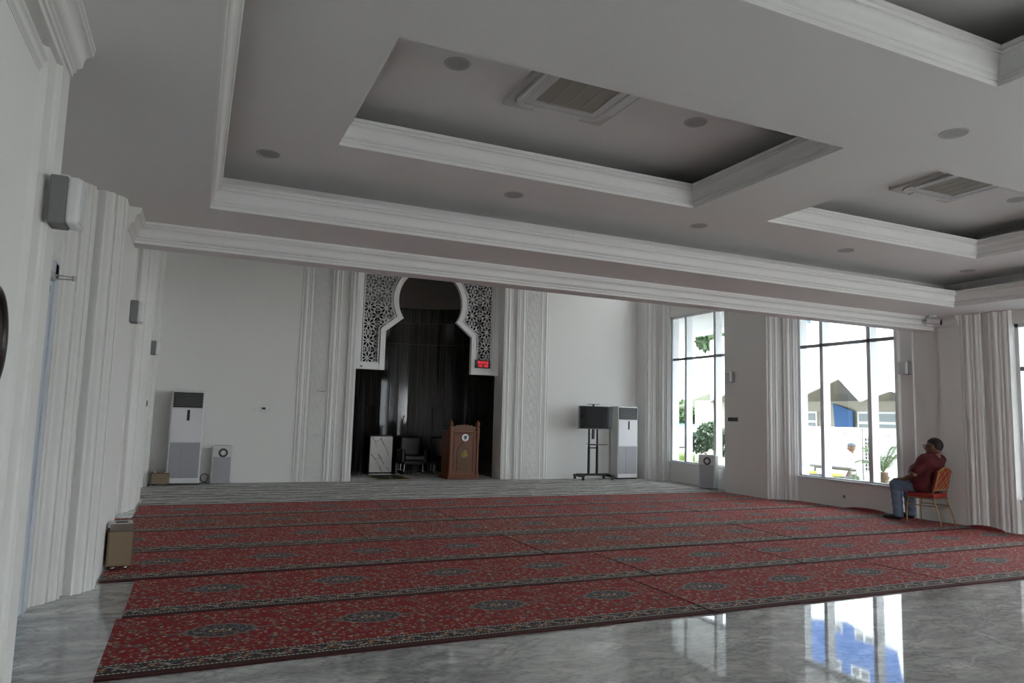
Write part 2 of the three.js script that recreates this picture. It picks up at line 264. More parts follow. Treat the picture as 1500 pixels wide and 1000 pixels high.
// ---- pierced arch screen in the niche mouth
const ZS = -16.19, AR = 0.80, AY = 4.21;
const scr = thing('arch_screen', 'white keyhole arch screen with pierced star lattice above the dark niche', 'screen', [0, 0, 0]);
{
  const jl = 3.96, sy = 3.43, nx = CX - 0.665, ny = AY - Math.sqrt(AR * AR - 0.665 * 0.665);
  const half = [[jl, 2.52], [jl, sy], [nx, ny]]; const a0 = Math.atan2(ny - AY, nx - CX);
  const open = [...half], A0 = a0 + 2 * Math.PI, steps = 40;   // over the top of the circle to the other side
  for (let i = 1; i < steps; i++) { const a = A0 - (2 * A0 - Math.PI) * i / steps; open.push([CX + AR * Math.cos(a), AY + AR * Math.sin(a)]); }
  open.push([2 * CX - nx, ny], [2 * CX - jl, sy], [2 * CX - jl, 2.52]);
  const flat = (pts, z0, z1) => toCreasedNormals(plain(new THREE.ExtrudeGeometry(new THREE.Shape(pts.map((p) => new THREE.Vector2(...p))), { depth: z1 - z0, bevelEnabled: false }).translate(0, 0, z0)), 0.5);
  const strips = (o0, o1, y0, z0, z1) => {   // band between o0 and o1 outside the opening
    const ring = [], A1 = Math.PI - A0; for (const [r, k] of [[AR + o0, 1], [AR + o1, 0]]) for (let i = 0; i <= 48; i++) { const u = k ? i / 48 : 1 - i / 48, a = A0 + (A1 - A0) * u; ring.push([CX + r * Math.cos(a), AY + r * Math.sin(a)]); }
    const dx = nx - jl, dy = ny - sy, l = Math.hypot(dx, dy), n = [-dy / l, dx / l], kx = (o) => [jl - o, sy + o * (1 + n[0]) / n[1]];
    const out = [flat(ring, z0, z1)];
    for (const m of [0, 1]) { const X = ([x, y]) => m ? [2 * CX - x, y] : [x, y], ord = (q) => m ? q.map(X).reverse() : q;
      out.push(flat(ord([[jl - o1, y0], [jl - o0, y0], kx(o0), kx(o1)]), z0, z1), flat(ord([kx(o0), [nx + n[0] * o0, ny + n[1] * o0], [nx + n[0] * o1, ny + n[1] * o1], kx(o1)]), z0, z1 - 0.002)); }
    return merge(out);
  };
  mesh('arch_border', strips(0, 0.12, 2.52, ZS - 0.08, ZS + 0.05), M.trim, scr);
  mesh('inner_bead', strips(0.145, 0.165, 2.66, ZS - 0.04, ZS + 0.03), M.trim, scr);
  // opening grown by 0.15: where the lattice stops
  const inside = (poly, x, y) => { let c = false; for (let i = 0, j = poly.length - 1; i < poly.length; j = i++) { const [xi, yi] = poly[i], [xj, yj] = poly[j]; if ((yi > y) !== (yj > y) && x < (xj - xi) * (y - yi) / (yj - yi) + xi) c = !c; } return c; };
  const near = (x, y) => { let d = 9; for (let i = 0; i < open.length - 1; i++) { const [ax, ay] = open[i], [bx_, by] = open[i + 1], t = clamp(((x - ax) * (bx_ - ax) + (y - ay) * (by - ay)) / ((bx_ - ax) ** 2 + (by - ay) ** 2)); d = Math.min(d, Math.hypot(x - ax - t * (bx_ - ax), y - ay - t * (by - ay))); } return d; };
  // frame strips at the sides, bottom and top
  const fr = []; for (const m of [0, 1]) { const S = (x0, x1, y0, y1, z0, z1) => m ? span(2 * CX - x1, 2 * CX - x0, y0, y1, z0, z1) : span(x0, x1, y0, y1, z0, z1);
    fr.push(S(OL, OL + 0.12, 2.52, 5.3, ZS - 0.08, ZS + 0.04), S(OL + 0.12, OL + 0.17, 2.64, 5.3, ZS - 0.05, ZS + 0.02), S(OL + 0.19, OL + 0.21, 2.7, 5.3, ZS - 0.04, ZS + 0.03), S(OL + 0.12, 3.85, 2.52, 2.64, ZS - 0.08, ZS + 0.04), S(OL + 0.15, 3.85, 2.64, 2.69, ZS - 0.05, ZS + 0.02)); }
  fr.push(span(OL, OR, 5.1, 5.3, ZS - 0.08, ZS + 0.04));
  mesh('frame', merge(fr), M.trim, scr);
  const inLat = (x, y) => (x > OL + 0.2 && x < 2 * CX - OL - 0.2) && y > 2.69 && y < 5.1 && !inside(open, x, y) && near(x, y) > 0.15;
  for (const m of [0, 1]) mesh('lattice', merge(bars(girih(OL + 0.32, CX, 2.78, 5.1, 0.40, (x, y) => x < CX && inLat(x, y)).map(([p, q]) => m ? [[2 * CX - p[0], p[1]], [2 * CX - q[0], q[1]]] : [p, q]), 0.021, 0.03, ZS - 0.01)), M.trim, scr);
}
// ---- niche of dark stone slabs
const nich = struct('wall_niche', 'curved niche wall of polished dark vertical stone slabs');
{
  const path = [], L0 = 0.84; for (let i = 0; i <= 4; i++) path.push([OL, ZN - L0 * i / 4]);
  for (let i = 1; i < 22; i++) { const a = Math.PI - Math.PI * i / 22; path.push([CX + (OR - OL) / 2 * Math.cos(a), ZN - L0 - 1.6 * Math.sin(a)]); }
  for (let i = 0; i <= 4; i++) path.push([OR, ZN - L0 + L0 * i / 4]);
  for (const [y0, y1] of [[0, 3.42], [3.425, 4.0], [4.005, 4.42]]) for (let i = 0; i < path.length - 1; i++) {
    const a = path[i], b = path[i + 1], L = Math.hypot(b[0] - a[0], b[1] - a[1]);
    const g = new THREE.BoxGeometry(L - 0.004, y1 - y0, 0.03);
    uvBy(g, 0, 1, 1 / 0.26, 1 / 3.4, i * 0.37 * (1 + i % 3), y0 * 0.6);
    const s = mesh('slab', g, M.stone[(i * 7 + Math.round(y0)) % 3], nich);
    s.position.set((a[0] + b[0]) / 2, (y0 + y1) / 2, (a[1] + b[1]) / 2 ); s.rotation.y = -Math.atan2(b[1] - a[1], b[0] - a[0]); s.translateZ(-0.015 + ((i * 5) % 3) * 0.001);
  }
  const out = path.map(([x, z]) => [CX + (x - CX) * 1.02, z - 0.01]);
  mesh('backing', sweep([[0, 0], [0.1, 0], [0.1, 6.2], [0, 6.2], [0, 0]], out, 0), mat(0.3, 0.28, 0.26, 0.9), nich);
  mesh('vault', span(OL - 0.2, OR + 0.2, 5.4, 5.6, -19.3, ZN), mat(0.3, 0.28, 0.26, 0.9), nich);
}
// ---- back wall
const wb = struct('wall_back', 'white wall closing the hall behind the camera');
const RB = [[5.4, 7.4], [8.4, 11.0]];  // unseen door openings, added to light the hall from behind
mesh('panel', merge(span(-1.4, 5.4, 0, H1 + 0.05, 4.6, 4.9), span(7.4, 8.4, 0, H1 + 0.05, 4.6, 4.9), span(11.0, 11.7, 0, H1 + 0.05, 4.6, 4.9), ...RB.map(([a, b]) => span(a, b, 2.9, H1 + 0.05, 4.6, 4.9))), M.wall, wb);
RB.forEach(([a, b], i) => { const w = struct('door_' + (i + 2), 'unseen glazed double door added behind the camera for light'), m = (a + b) / 2; mesh('frame', merge(span(a, a + 0.07, 0, 2.9, 4.7, 4.8), span(b - 0.07, b, 0, 2.9, 4.7, 4.8), span(m - 0.05, m + 0.05, 0, 2.9, 4.7, 4.8), span(a, b, 2.83, 2.9, 4.7, 4.8), span(a, b, 0, 0.1, 4.7, 4.8)), M.frame, w); for (const [c, d] of [[a + 0.07, m - 0.05], [m + 0.05, b - 0.07]]) mesh('pane', span(c, d, 0.1, 2.83, 4.74, 4.746), M.glass, w); });

// ---- ceiling
const ce = struct('ceiling', 'white tray ceiling with recessed coffers and a high ceiling beyond the beam');
const OP = [-0.01, 10.39, -6.907, 3.6];
const cols = [[0.962, 4.75], [5.75, 9.45]], rows = [[-5.955, -4.0], [-2.807, -0.85], [0.3, 2.3]];
const cof = cols.flatMap(([a, b]) => rows.map(([c, d]) => [a, b, c, d]));
const grow = ([a, b, c, d], k) => [a - k, b + k, c - k, d + k];   // behind each crown lies a cove
mesh('soffit', holed([-1.4, 11.7, -7.82, 4.9], [OP], H1, H1 + 0.06), M.ceil, ce);
mesh('cove_wall', holed([-1.4, 11.7, -7.82, 4.9], [grow(OP, 0.45)], H1 + 0.06, H2 + 0.02), M.ceil, ce);
mesh('tray_panel', holed([-1.0, 11.2, -7.6, 4.6], cof, H2, H2 + 0.06), M.ceil, ce);
mesh('coffer_wall', holed([-1.0, 11.2, -7.6, 4.6], cof.map((c) => grow(c, 0.4)), H2 + 0.06, H3 + 0.02), M.ceil, ce);
mesh('cove_upstand', merge([[OP, H1], ...cof.map((c) => [c, H2])].flatMap(([[a, b, c, d], y]) => [span(a - 0.02, b + 0.02, y + 0.05, y + 0.225, c - 0.02, c), span(a - 0.02, b + 0.02, y + 0.05, y + 0.225, d, d + 0.02), span(a - 0.02, a, y + 0.05, y + 0.225, c, d), span(b, b + 0.02, y + 0.05, y + 0.225, c, d)])), M.ceil, ce);
mesh('coffer_panel', span(-1.4, 11.7, H3, H3 + 0.12, -7.82, 4.9), M.ceil, ce);
mesh('high_panel', span(-1.4, 11.7, HF, HF + 0.15, -19.4, -7.8), M.ceil, ce);
const beam = struct('ceiling_beam', 'white beam closing the low ceiling towards the high front hall');
mesh('beam_core', span(-1.4, 11.6, 3.14, HF, -8.06, -7.82), M.ceil, beam);
let tn = 0; const trim = (label) => struct('trim_' + (++tn), label);
const loop = ([x0, x1, z0, z1]) => [[x1, z0], [x0, z0], [x0, z1], [x1, z1]];
mesh('crown', sweep(crownProfile(0.23, 0.1), loop(OP), H1, true), M.trim, trim('white crown moulding round the large ceiling tray'));
for (const c of cof) mesh('crown', sweep(crownProfile(0.23, 0.1), loop(c), H2, true), M.trim, trim('white crown moulding round a ceiling coffer'));
mesh('crown', sweep(crownProfile(0.21, 0.1), [[11.19, -7.36], [11.19, -7.72], [11.225, -7.72], [11.225, -7.82], [-0.67, -7.82], [-0.67, -7.2]], H1 - 0.21), M.trim, trim('white crown moulding along the beam with short returns'));
mesh('frieze', span(-0.76, -0.69, H1 - 0.2, H1, -3.87, 0.5), M.trim, beam);
const t9 = trim('white crown moulding above the first left pilaster');
mesh('crown', sweep(crownProfile(0.17, 0.1), [[-0.69, -4.05], [-0.69, 0.5]], H1 - 0.17), M.trim, t9);
mesh('lower_band', sweep(crownProfile(0.07, 0.03), [[-0.745, -3.66], [-0.745, 0.5]], H1 - 0.33), M.trim, t9);
// ---- ceiling fittings
const dl = thing('downlight', 'unlit round recessed downlight', 'downlight', [0, 0, 0], 0, 'recessed downlights in the tray ceiling');
mesh('rim', new THREE.LatheGeometry([[0.075, 0.004], [0.085, -0.006], [0.1, -0.008], [0.104, 0]].map((p) => new THREE.Vector2(...p)), 32), mat(0.55, 0.55, 0.54, 0.5), dl);
mesh('lens', cyl(0.08, 0.08, 0.006, 0, 0.0, 0, 32), mat(0.45, 0.45, 0.45, 0.5), dl);
const spots = [[0.446, H2, -6.46, 'unlit downlight in the ceiling band closest to the left wall'], [2.854, H2, -6.46, 'unlit downlight in the ceiling band between the beam and the coffer with the grey-grille cassette'], [5.225, H2, -6.46, 'unlit downlight where the ceiling band meets the strip between two coffers'], [7.613, H2, -6.46, 'unlit downlight in the ceiling band beside the coffer towards the windows'], [10.05, H2, -6.46, 'unlit downlight in the ceiling corner above the security camera'], [5.215, H2, -3.414, 'unlit downlight on the ceiling strip crossing between four coffers'],
  [1.667, H3, -4.92, 'unlit downlight inside the coffer, left of the grey-grille cassette'], [3.962, H3, -4.94, 'unlit downlight inside the coffer, between the grey-grille cassette and the dark coffer end'], [8.643, H3, -4.94, 'unlit downlight inside the coffer of the brownish-grille cassette']];
spots.forEach(([x, y, z, l], i) => { if (i) copy(dl, l, [x, y, z]); else { dl.position.set(x, y, z); dl.userData.label = l; } });
function cassette(x, z, label) {
  const t = thing('ceiling_cassette', label, 'air conditioner', [x, H3, z], 0, 'ceiling cassette air conditioners');
  const R = (w, r) => { const s = new THREE.Shape(), h = w / 2; s.moveTo(-h + r, -h); s.lineTo(h - r, -h); s.absarc(h - r, -h + r, r, -Math.PI / 2, 0); s.lineTo(h, h - r); s.absarc(h - r, h - r, r, 0, Math.PI / 2); s.lineTo(-h + r, h); s.absarc(-h + r, h - r, r, Math.PI / 2, Math.PI); s.lineTo(-h, -h + r); s.absarc(-h + r, -h + r, r, Math.PI, Math.PI * 1.5); return s; };
  const ex = (s, d) => new THREE.ExtrudeGeometry(s, { depth: d, bevelEnabled: false, curveSegments: 8 }).rotateX(Math.PI / 2);
  const op = R(0.98, 0.01); op.holes.push(R(0.88, 0.16)); mesh('outer_plate', ex(op, 0.03), mat(0.62, 0.61, 0.58, 0.6), t);
  const ring = R(0.86, 0.15); ring.holes.push(R(0.7, 0.02)); mesh('panel_ring', ex(ring, 0.045), M.offwhite, t);
  const inner = R(0.69, 0.02); inner.holes.push(R(0.56, 0.005)); mesh('grille_frame', ex(inner, 0.042), M.offwhite, t);
  const gm = mat(0.4, 0.385, 0.34, 0.8); mesh('grille_mesh', ex(R(0.57, 0.005), 0.03), gm, t);
  for (let i = 1; i < 4; i++) mesh('grille_bar', bx(0.008, 0.006, 0.56, -0.28 + i * 0.14, -0.031, 0), mat(0.47, 0.455, 0.41, 0.7), t);
  for (let k = 0; k < 4; k++) { const f = mesh('air_flap', rb(0.46, 0.012, 0.075, 0.005), M.white, t); const a = k * Math.PI / 2; f.position.set(Math.sin(a) * 0.405, -0.046, Math.cos(a) * 0.405); f.rotation.set(0, a, 0); f.rotateX(k === 3 ? 0.5 : 0.06); }
  return t;
}
cassette(2.72, -4.87, 'square ceiling cassette with a grey grille above the left rows of red carpet');
cassette(7.5, -4.87, 'square ceiling cassette with a brownish grille in the coffer towards the windows');

// ================================================================ CARPETS
function persian(base) {
  return canvas(1024, 1230, (c, W, Hh) => {
    const mm = W / 1040; c.fillStyle = base; c.fillRect(0, 0, W, Hh);
    const P = ['#b7a88f', '#857c70', '#a08a66', '#6a727d', '#c4bba8', '#464d58', '#8a2a22'];
    const flower = (x, y, r) => { for (const dx of [-W, 0, W]) { c.fillStyle = P[Math.floor(x * 7 + y * 3) % P.length]; const n = 5, a0 = x; for (let k = 0; k < n; k++) { const a = a0 + k * 6.283 / n; c.beginPath(); c.ellipse(x + dx + Math.cos(a) * r * 0.6, y + Math.sin(a) * r * 0.6, r * 0.5, r * 0.34, a, 0, 6.3); c.fill(); } c.fillStyle = '#2a2630'; c.beginPath(); c.arc(x + dx, y, r * 0.28, 0, 6.3); c.fill(); } };
    const stem = (x, y, l, a) => { c.strokeStyle = P[Math.floor(x + y) % 4]; c.lineWidth = 2.6; for (const dx of [-W, 0, W]) { c.beginPath(); c.moveTo(x + dx, y); c.quadraticCurveTo(x + dx + Math.cos(a) * l * 0.5 + 10, y + Math.sin(a) * l * 0.5 - 12, x + dx + Math.cos(a) * l, y + Math.sin(a) * l); c.stroke(); } };
    for (let i = 0; i < 420; i++) stem(rr(0, W), rr(0, Hh), rr(20, 60), rr(0, 6.3));
    for (let i = 0; i < 1350; i++) flower(rr(0, W), rr(0, Hh), rr(6, 14.5));
    // lozenge medallion with pendants
    const mx = W / 2, my = Hh - 735 * mm;
    const loz = (w, h, col) => { c.fillStyle = col; c.beginPath(); for (let i = 0; i <= 80; i++) { const a = i / 80 * 6.2832, s = 1 + 0.06 * Math.cos(a * 16), x = Math.sign(Math.cos(a)) * Math.pow(Math.abs(Math.cos(a)), 1.25) * w * s, y = Math.sign(Math.sin(a)) * Math.pow(Math.abs(Math.sin(a)), 1.25) * h * s; c.lineTo(mx + x, my + y); } c.fill(); };
    loz(350, 30, '#6c6a6c'); loz(240, 152, '#837b72'); loz(212, 130, '#3a3842'); for (let i = 0; i < 170; i++) { const a = rr(0, 6.3), r = Math.sqrt(rnd()); const x = mx + Math.cos(a) * r * 190, y = my + Math.sin(a) * r * 105 * (1 - 0.3 * Math.abs(Math.cos(a))); flower(x, y, rr(5, 11)); }
    loz(120, 86, '#5d5a60'); loz(98, 66, '#3a1c20'); for (let i = 0; i < 60; i++) { const a = rr(0, 6.3), r = Math.sqrt(rnd()); flower(mx + Math.cos(a) * r * 80, my + Math.sin(a) * r * 50, rr(6, 11)); }
    for (const s of [-1, 1]) { c.fillStyle = '#bfb8aa'; c.fillRect(mx + s * 62 - 9, my - 14, 18, 28); }
    // border band
    const bt = Hh - 232 * mm, bb = Hh - 62 * mm; c.fillStyle = '#1d2029'; c.fillRect(0, bt, W, bb - bt);
    for (const y of [bt + 4, bb - 22]) { c.fillStyle = '#5c564f'; c.fillRect(0, y, W, 22); c.fillStyle = '#d6cebf'; for (let x = 4; x < W; x += 25.6) c.fillRect(x, y + 4, 15, 13); }
    const cy = (bt + bb) / 2; for (let i = 0; i < 260; i++) { const x = rr(0, W); flower(x, cy + rr(-46, 46), rr(6, 13)); }
    c.lineWidth = 11; c.strokeStyle = '#c2baad'; for (let k = -1; k < 5; k++) { const x = k * W / 4 + 40; c.beginPath(); c.moveTo(x, cy + 44); c.bezierCurveTo(x + 60, cy + 40, x + 50, cy - 10, x + 110, cy - 38); c.stroke(); c.beginPath(); c.moveTo(x + 110, cy - 38); c.bezierCurveTo(x + 150, cy - 40, x + 170, cy + 10, x + 216, cy + 30); c.stroke(); }
    for (let k = 0; k < 4; k++) { const x = (k + 0.5) * W / 4; c.fillStyle = '#6b3a30'; c.beginPath(); c.ellipse(x, cy, 30, 24, 0, 0, 6.3); c.fill(); c.fillStyle = '#b8a07c'; c.beginPath(); c.ellipse(x, cy, 14, 11, 0, 0, 6.3); c.fill(); }
    c.fillStyle = '#3c0d10'; c.fillRect(0, bb, W, Hh - bb);
    const id = c.getImageData(0, 0, W, Hh), d = id.data; for (let i = 0; i < d.length; i += 4) { const n = 1 + (rnd() - 0.5) * 0.28; d[i] *= n; d[i + 1] *= n; d[i + 2] *= n; } c.putImageData(id, 0, 0);
  });
}
const pile = ['#8c0b11', '#80200f'].map((b) => new THREE.MeshPhysicalMaterial({ map: persian(b), roughness: 0.95, sheen: 0.2, sheenRoughness: 0.4, sheenColor: rgb(0.5, 0.3, 0.31) }));
const greyPile = new THREE.MeshPhysicalMaterial({ roughness: 0.95, sheen: 0.6, sheenRoughness: 0.45, sheenColor: rgb(0.4, 0.4, 0.4), map: canvas(2048, 512, (c, W, Hh) => {
  c.fillStyle = '#b5b2ac'; c.fillRect(0, 0, W, Hh);
  for (let i = 0; i < 3600; i++) { const y = rr(0, Hh), v = Math.floor(rr(60, 255)), l = rr(40, 320), x = rr(-100, W); c.fillStyle = `rgba(${v},${v - 3},${v - 8},0.5)`; c.fillRect(x, y, l, rr(3, 10)); if (x + l > W) c.fillRect(x - W, y, l, 3); }
  for (const yb of [60, 250, 440]) for (let i = 0; i < 420; i++) { const x = rr(-50, W), dens = Math.sin(x / W * 6.283 * 4 + yb) > 0.1; if (!dens && rnd() < 0.8) continue; c.fillStyle = `rgba(24,23,22,${rr(0.6, 1)})`; c.fillRect(x, yb + rr(-14, 14), rr(24, 130), rr(5, 12)); }
  c.fillStyle = '#2a2827'; for (const y of [4, 155, 345]) for (let x = 0; x < W; x += 18) c.fillRect(x, y, rr(9, 17), 9);
}) });
const binding = mat(0.045, 0.008, 0.01, 0.9), greyBind = mat(0.08, 0.08, 0.078, 0.9);
function carpet(x0, x1, zf, zb, m, bind, label, category, uoff, TW, TH, th = 0.012, group) {
  const t = thing(bind === binding ? 'prayer_carpet' : 'grey_carpet', label, category, [0, 0, 0], 0, group);
  const nx = Math.max(6, Math.round((x1 - x0) / 0.04)), nz = 12, pos = [], uv = [], idx = [];
  const off = rr(-0.004, 0.001);
  const top = (x, z) => th + 0.0012 * fbm(x * 0.9, z * 1.1, uoff, 2) * 4 * clamp((x - x0) * 3) * clamp((x1 - x) * 3) + 0.007 * (Math.exp(-Math.pow((x - x0) / 0.035, 2)) * (x0 > 0 ? 1 : 0) + 0.5 * Math.exp(-Math.pow((x1 - x - 0.02) / 0.03, 2)) * (x1 < 10 ? 1 : 0));
  for (let j = 0; j <= nz; j++) for (let i = 0; i <= nx; i++) { const zz = zf + (zb - zf) * j / nz, xe = x1 > 11 && zz < -10.65 && zz > -13 ? 11.12 - clamp((-10.65 - zz) / 0.4) * 0.44 : x1, x = x0 + (xe - x0) * i / nx, z = (zf + off + 0.006 * fbm(x * 0.8, 3, uoff, 2) * 3) * (1 - j / nz) + zb * j / nz; pos.push(x, top(x, z), z); uv.push((x - uoff) / TW, (zf - z) / TH); }
  for (let j = 0; j < nz; j++) for (let i = 0; i < nx; i++) { const a = j * (nx + 1) + i; idx.push(a, a + 1, a + nx + 2, a, a + nx + 2, a + nx + 1); }
  const g = new THREE.BufferGeometry(); g.setAttribute('position', new THREE.Float32BufferAttribute(pos, 3)); g.setAttribute('uv', new THREE.Float32BufferAttribute(uv, 2)); g.setIndex(idx); g.computeVertexNormals();
  mesh('pile', g, m, t);
  // bound edge all round, down to the floor
  const e = []; const quad = (a, b) => { e.push(a[0], a[1], a[2], b[0], b[1], b[2], b[0], 0.0005, b[2], a[0], a[1], a[2], b[0], 0.0005, b[2], a[0], 0.0005, a[2]); };
  const at = (i, j) => { const k = (j * (nx + 1) + i) * 3; return [pos[k], pos[k + 1], pos[k + 2]]; };
  for (let i = 0; i < nx; i++) { quad(at(i, 0), at(i + 1, 0)); quad(at(i + 1, nz), at(i, nz)); } for (let j = 0; j < nz; j++) { quad(at(0, j + 1), at(0, j)); quad(at(nx, j), at(nx, j + 1)); }
  const bg = new THREE.BufferGeometry(); bg.setAttribute('position', new THREE.Float32BufferAttribute(e, 3)); bg.setAttribute('uv', new THREE.Float32BufferAttribute(new Float32Array(e.length / 3 * 2), 2)); bg.computeVertexNormals();
  mesh('binding', bg, bind, t); return t;
}
const ZR = [-4.655, -5.905, -7.14, -8.53, -9.805, -11.05, -12.385];
const RX = [[-0.41, 3.91, 6.98, 11.15], [-0.375, 4.24, 6.22, 11.15], [-0.65, 3.69, 7.4, 11.15], [-1.02, 2.0, 6.1, 11.1], [-1.0, 3.6, 7.9, 11.1], [-0.68, 2.9, 6.6, 10.66]];
const rowName = ['row along the bare marble floor', 'second row from the marble floor', 'third row from the marble floor', 'fourth row from the marble floor', 'fifth row from the marble floor', 'row bordering the grey carpet'];
RX.forEach((xs, r) => { for (let i = 0; i < 3; i++) {
  const where = ['left wall piece', 'middle piece', 'window side piece'][i];
  const brown = (r === 3 && i === 1) || (r === 2 && i === 1) || (r === 4 && i === 0);
  carpet(xs[i], xs[i + 1] - 0.004, ZR[r], ZR[r + 1] + 0.014, pile[brown ? 1 : 0], binding, `red floral prayer carpet, ${where}, ${rowName[r]}`, 'carpet', [0.266, 0.278, 0.851, 0.391, 0.157, 1.0][r] - 0.52, 1.04, 1.25, r === 2 ? 0.018 : 0.013, 'red prayer carpets in rows');
} });
const ZG = [-12.385, -13.6, -14.85, -15.78];
for (let i = 0; i < 3; i++) carpet(i === 0 ? -0.68 : i === 1 ? -1.0 : -0.7, [11.12, 11.1, 10.66][i], ZG[i], ZG[i + 1] + 0.014, greyPile, greyBind, ['grey streaked carpet strip bordering the red carpets', 'grey streaked carpet strip between two other grey strips', 'grey streaked carpet strip along the front wall'][i], 'carpet', i * 0.7, 3.2, 1.25, 0.011, 'grey carpet strips before the niche');
carpet(OL + 0.01, OR - 0.01, ZQ - 0.02, -17.25, greyPile, greyBind, 'grey streaked carpet on the floor inside the dark niche', 'carpet', 0.3, 3.2, 1.25, 0.011, 'grey carpet strips before the niche');
// curled carpet ends along the right wall
for (const [x, z0, z1, l] of [[11.06, -9.5, -8.6, 'dark red curled carpet end under the window with the sunlit white cabinets'], [11.1, -7.3, -6.75, 'dark red curled carpet end at the foot of the fluted pier behind the chair']]) {
  const n = 24, prof = [[-0.09, 0.018], [-0.05, 0.03], [-0.015, 0.055], [0.015, 0.06], [0.035, 0.045], [0.03, 0.02], [-0.02, 0.02]], pos = [];
  const g = new THREE.ExtrudeGeometry(new THREE.Shape(prof.map((p) => new THREE.Vector2(...p))), { depth: z1 - z0, steps: n, bevelEnabled: false });
  const p = g.attributes.position; for (let i = 0; i < p.count; i++) { const u = p.getZ(i) / (z1 - z0), s = Math.pow(Math.sin(Math.PI * clamp(u, 0.02, 0.98)), 0.6); p.setY(i, 0.014 + (p.getY(i) - 0.014) * s); }
  g.computeVertexNormals(); const o = mesh('curled_carpet_end', g, mat(0.2, 0.018, 0.022, 0.95)); o.position.set(x, 0.008, z0); tag(o, l, 'carpet', 'curled carpet ends');
}

// ================================================================ THINGS BY THE FRONT WALL
const acTex = pixels(128, 256, (u, v) => { const a = (Math.floor(u * 64) + Math.floor(v * 128)) % 2; const g = 165 + a * 26; return [g, g, g + 3]; });
function floorAC(pos, turn, label) {
  const t = thing('floor_air_conditioner', label, 'air conditioner', pos, turn, 'floor standing air conditioners');
  const W = 0.6, Hh = 1.85, D = 0.36;
  mesh('cabinet', rb(W, Hh - 0.03, D, 0.02, 0, Hh / 2 + 0.015, 0), M.offwhite, t); mesh('plinth', bx(W - 0.04, 0.03, D - 0.04, 0, 0.015, 0), M.dark, t);
  const lv = mesh('outlet', bx(0.5, 0.27, 0.02, 0, 1.66, D / 2 - 0.004), M.black, t);
  for (let i = 0; i < 9; i++) mesh('louvre', rb(0.48, 0.007, 0.02, 0.003, 0, 1.55 + i * 0.028, D / 2 + 0.008).rotateX(0), M.grey, lv);
  mesh('outlet_rim', merge(bx(0.53, 0.014, 0.03, 0, 1.802, D / 2 + 0.004), bx(0.53, 0.014, 0.03, 0, 1.518, D / 2 + 0.004), bx(0.014, 0.29, 0.03, -0.258, 1.66, D / 2 + 0.004), bx(0.014, 0.29, 0.03, 0.258, 1.66, D / 2 + 0.004)), M.dark, t);
  mesh('front_panel', rb(W - 0.03, 0.66, 0.03, 0.012, 0, 1.165, D / 2), mat(0.8, 0.8, 0.82, 0.25), t);
  mesh('display', rb(0.05, 0.21, 0.012, 0.004, 0.02, 1.36, D / 2 + 0.018), M.dark, t);
  const im = new THREE.MeshStandardMaterial({ map: acTex.clone(), roughness: 0.6, color: rgb(0.85, 0.85, 0.87) }); im.map.repeat.set(1, 1);
  mesh('intake_grille', rb(W - 0.06, 0.68, 0.02, 0.006, 0, 0.48, D / 2), im, t); mesh('grille_seam', bx(0.004, 0.68, 0.004, -0.06, 0.48, D / 2 + 0.012), M.grey, t);
  mesh('kick_panel', rb(W - 0.02, 0.09, 0.03, 0.008, 0, 0.08, D / 2 - 0.004), M.white, t);
  return t;
}
floorAC([-0.13, 0.0145, -15.6], 0.04, 'tall white floor air conditioner beside the left pilaster and donation box');
floorAC([10.2, 0.0145, -15.6], -0.02, 'tall white floor air conditioner beside the television on wheels');
function purifier(pos, turn, label) {
  const t = thing('air_purifier', label, 'air purifier', pos, turn, 'upright air purifiers');
  mesh('body', rb(0.4, 0.75, 0.22, 0.035, 0, 0.385, 0), M.offwhite, t); mesh('foot', rb(0.36, 0.02, 0.18, 0.005, 0, 0.01, 0), M.grey, t);
  const gm = new THREE.MeshStandardMaterial({ map: acTex.clone(), roughness: 0.5, color: rgb(0.95, 0.95, 0.97) });
  mesh('front_mesh', rb(0.33, 0.5, 0.014, 0.006, 0, 0.29, 0.108), gm, t);
  mesh('dial_ring', new THREE.TorusGeometry(0.072, 0.016, 10, 32).translate(0.01, 0.62, 0.112), M.dark, t);
  mesh('dial', cyl(0.065, 0.065, 0.02, 0, 0, 0, 32).rotateX(Math.PI / 2).translate(0.01, 0.62, 0.106), M.silver, t);
  mesh('dial_centre', cyl(0.035, 0.035, 0.026, 0, 0, 0, 24).rotateX(Math.PI / 2).translate(0.01, 0.62, 0.106), M.offwhite, t);
  mesh('top_vent', bx(0.3, 0.004, 0.12, 0, 0.761, 0), M.grey, t);
  return t;
}
purifier([0.58, 0.0145, -15.66], 0, 'small white air purifier standing between the air conditioner and the niche');
purifier([10.82, 0.0145, -13.05], -1.05, 'white air purifier standing under the window with the green bush');
tag(mesh('power_cord', tube([[0.36, 0.02, -15.7], [0.3, 0.03, -15.62], [0.2, 0.1, -15.66], [0.24, 0.2, -15.7], [0.34, 0.17, -15.72], [0.3, 0.05, -15.66], [0.15, 0.02, -15.6], [0.05 + 0.13, 0.02, -15.5]], 0.008, 40), M.black), 'black looped power cord beside the small air purifier', 'cord', 'power cords');
tag(mesh('power_cord', tube([[11.13, 0.245, -13.72], [11.08, 0.2, -13.7], [11.05, 0.08, -13.62], [11.0, 0.026, -13.5], [10.95, 0.026, -13.25], [10.95, 0.034, -13.15]], 0.006, 30), M.black), 'black power cord running from wall socket to the air purifier', 'cord', 'power cords');
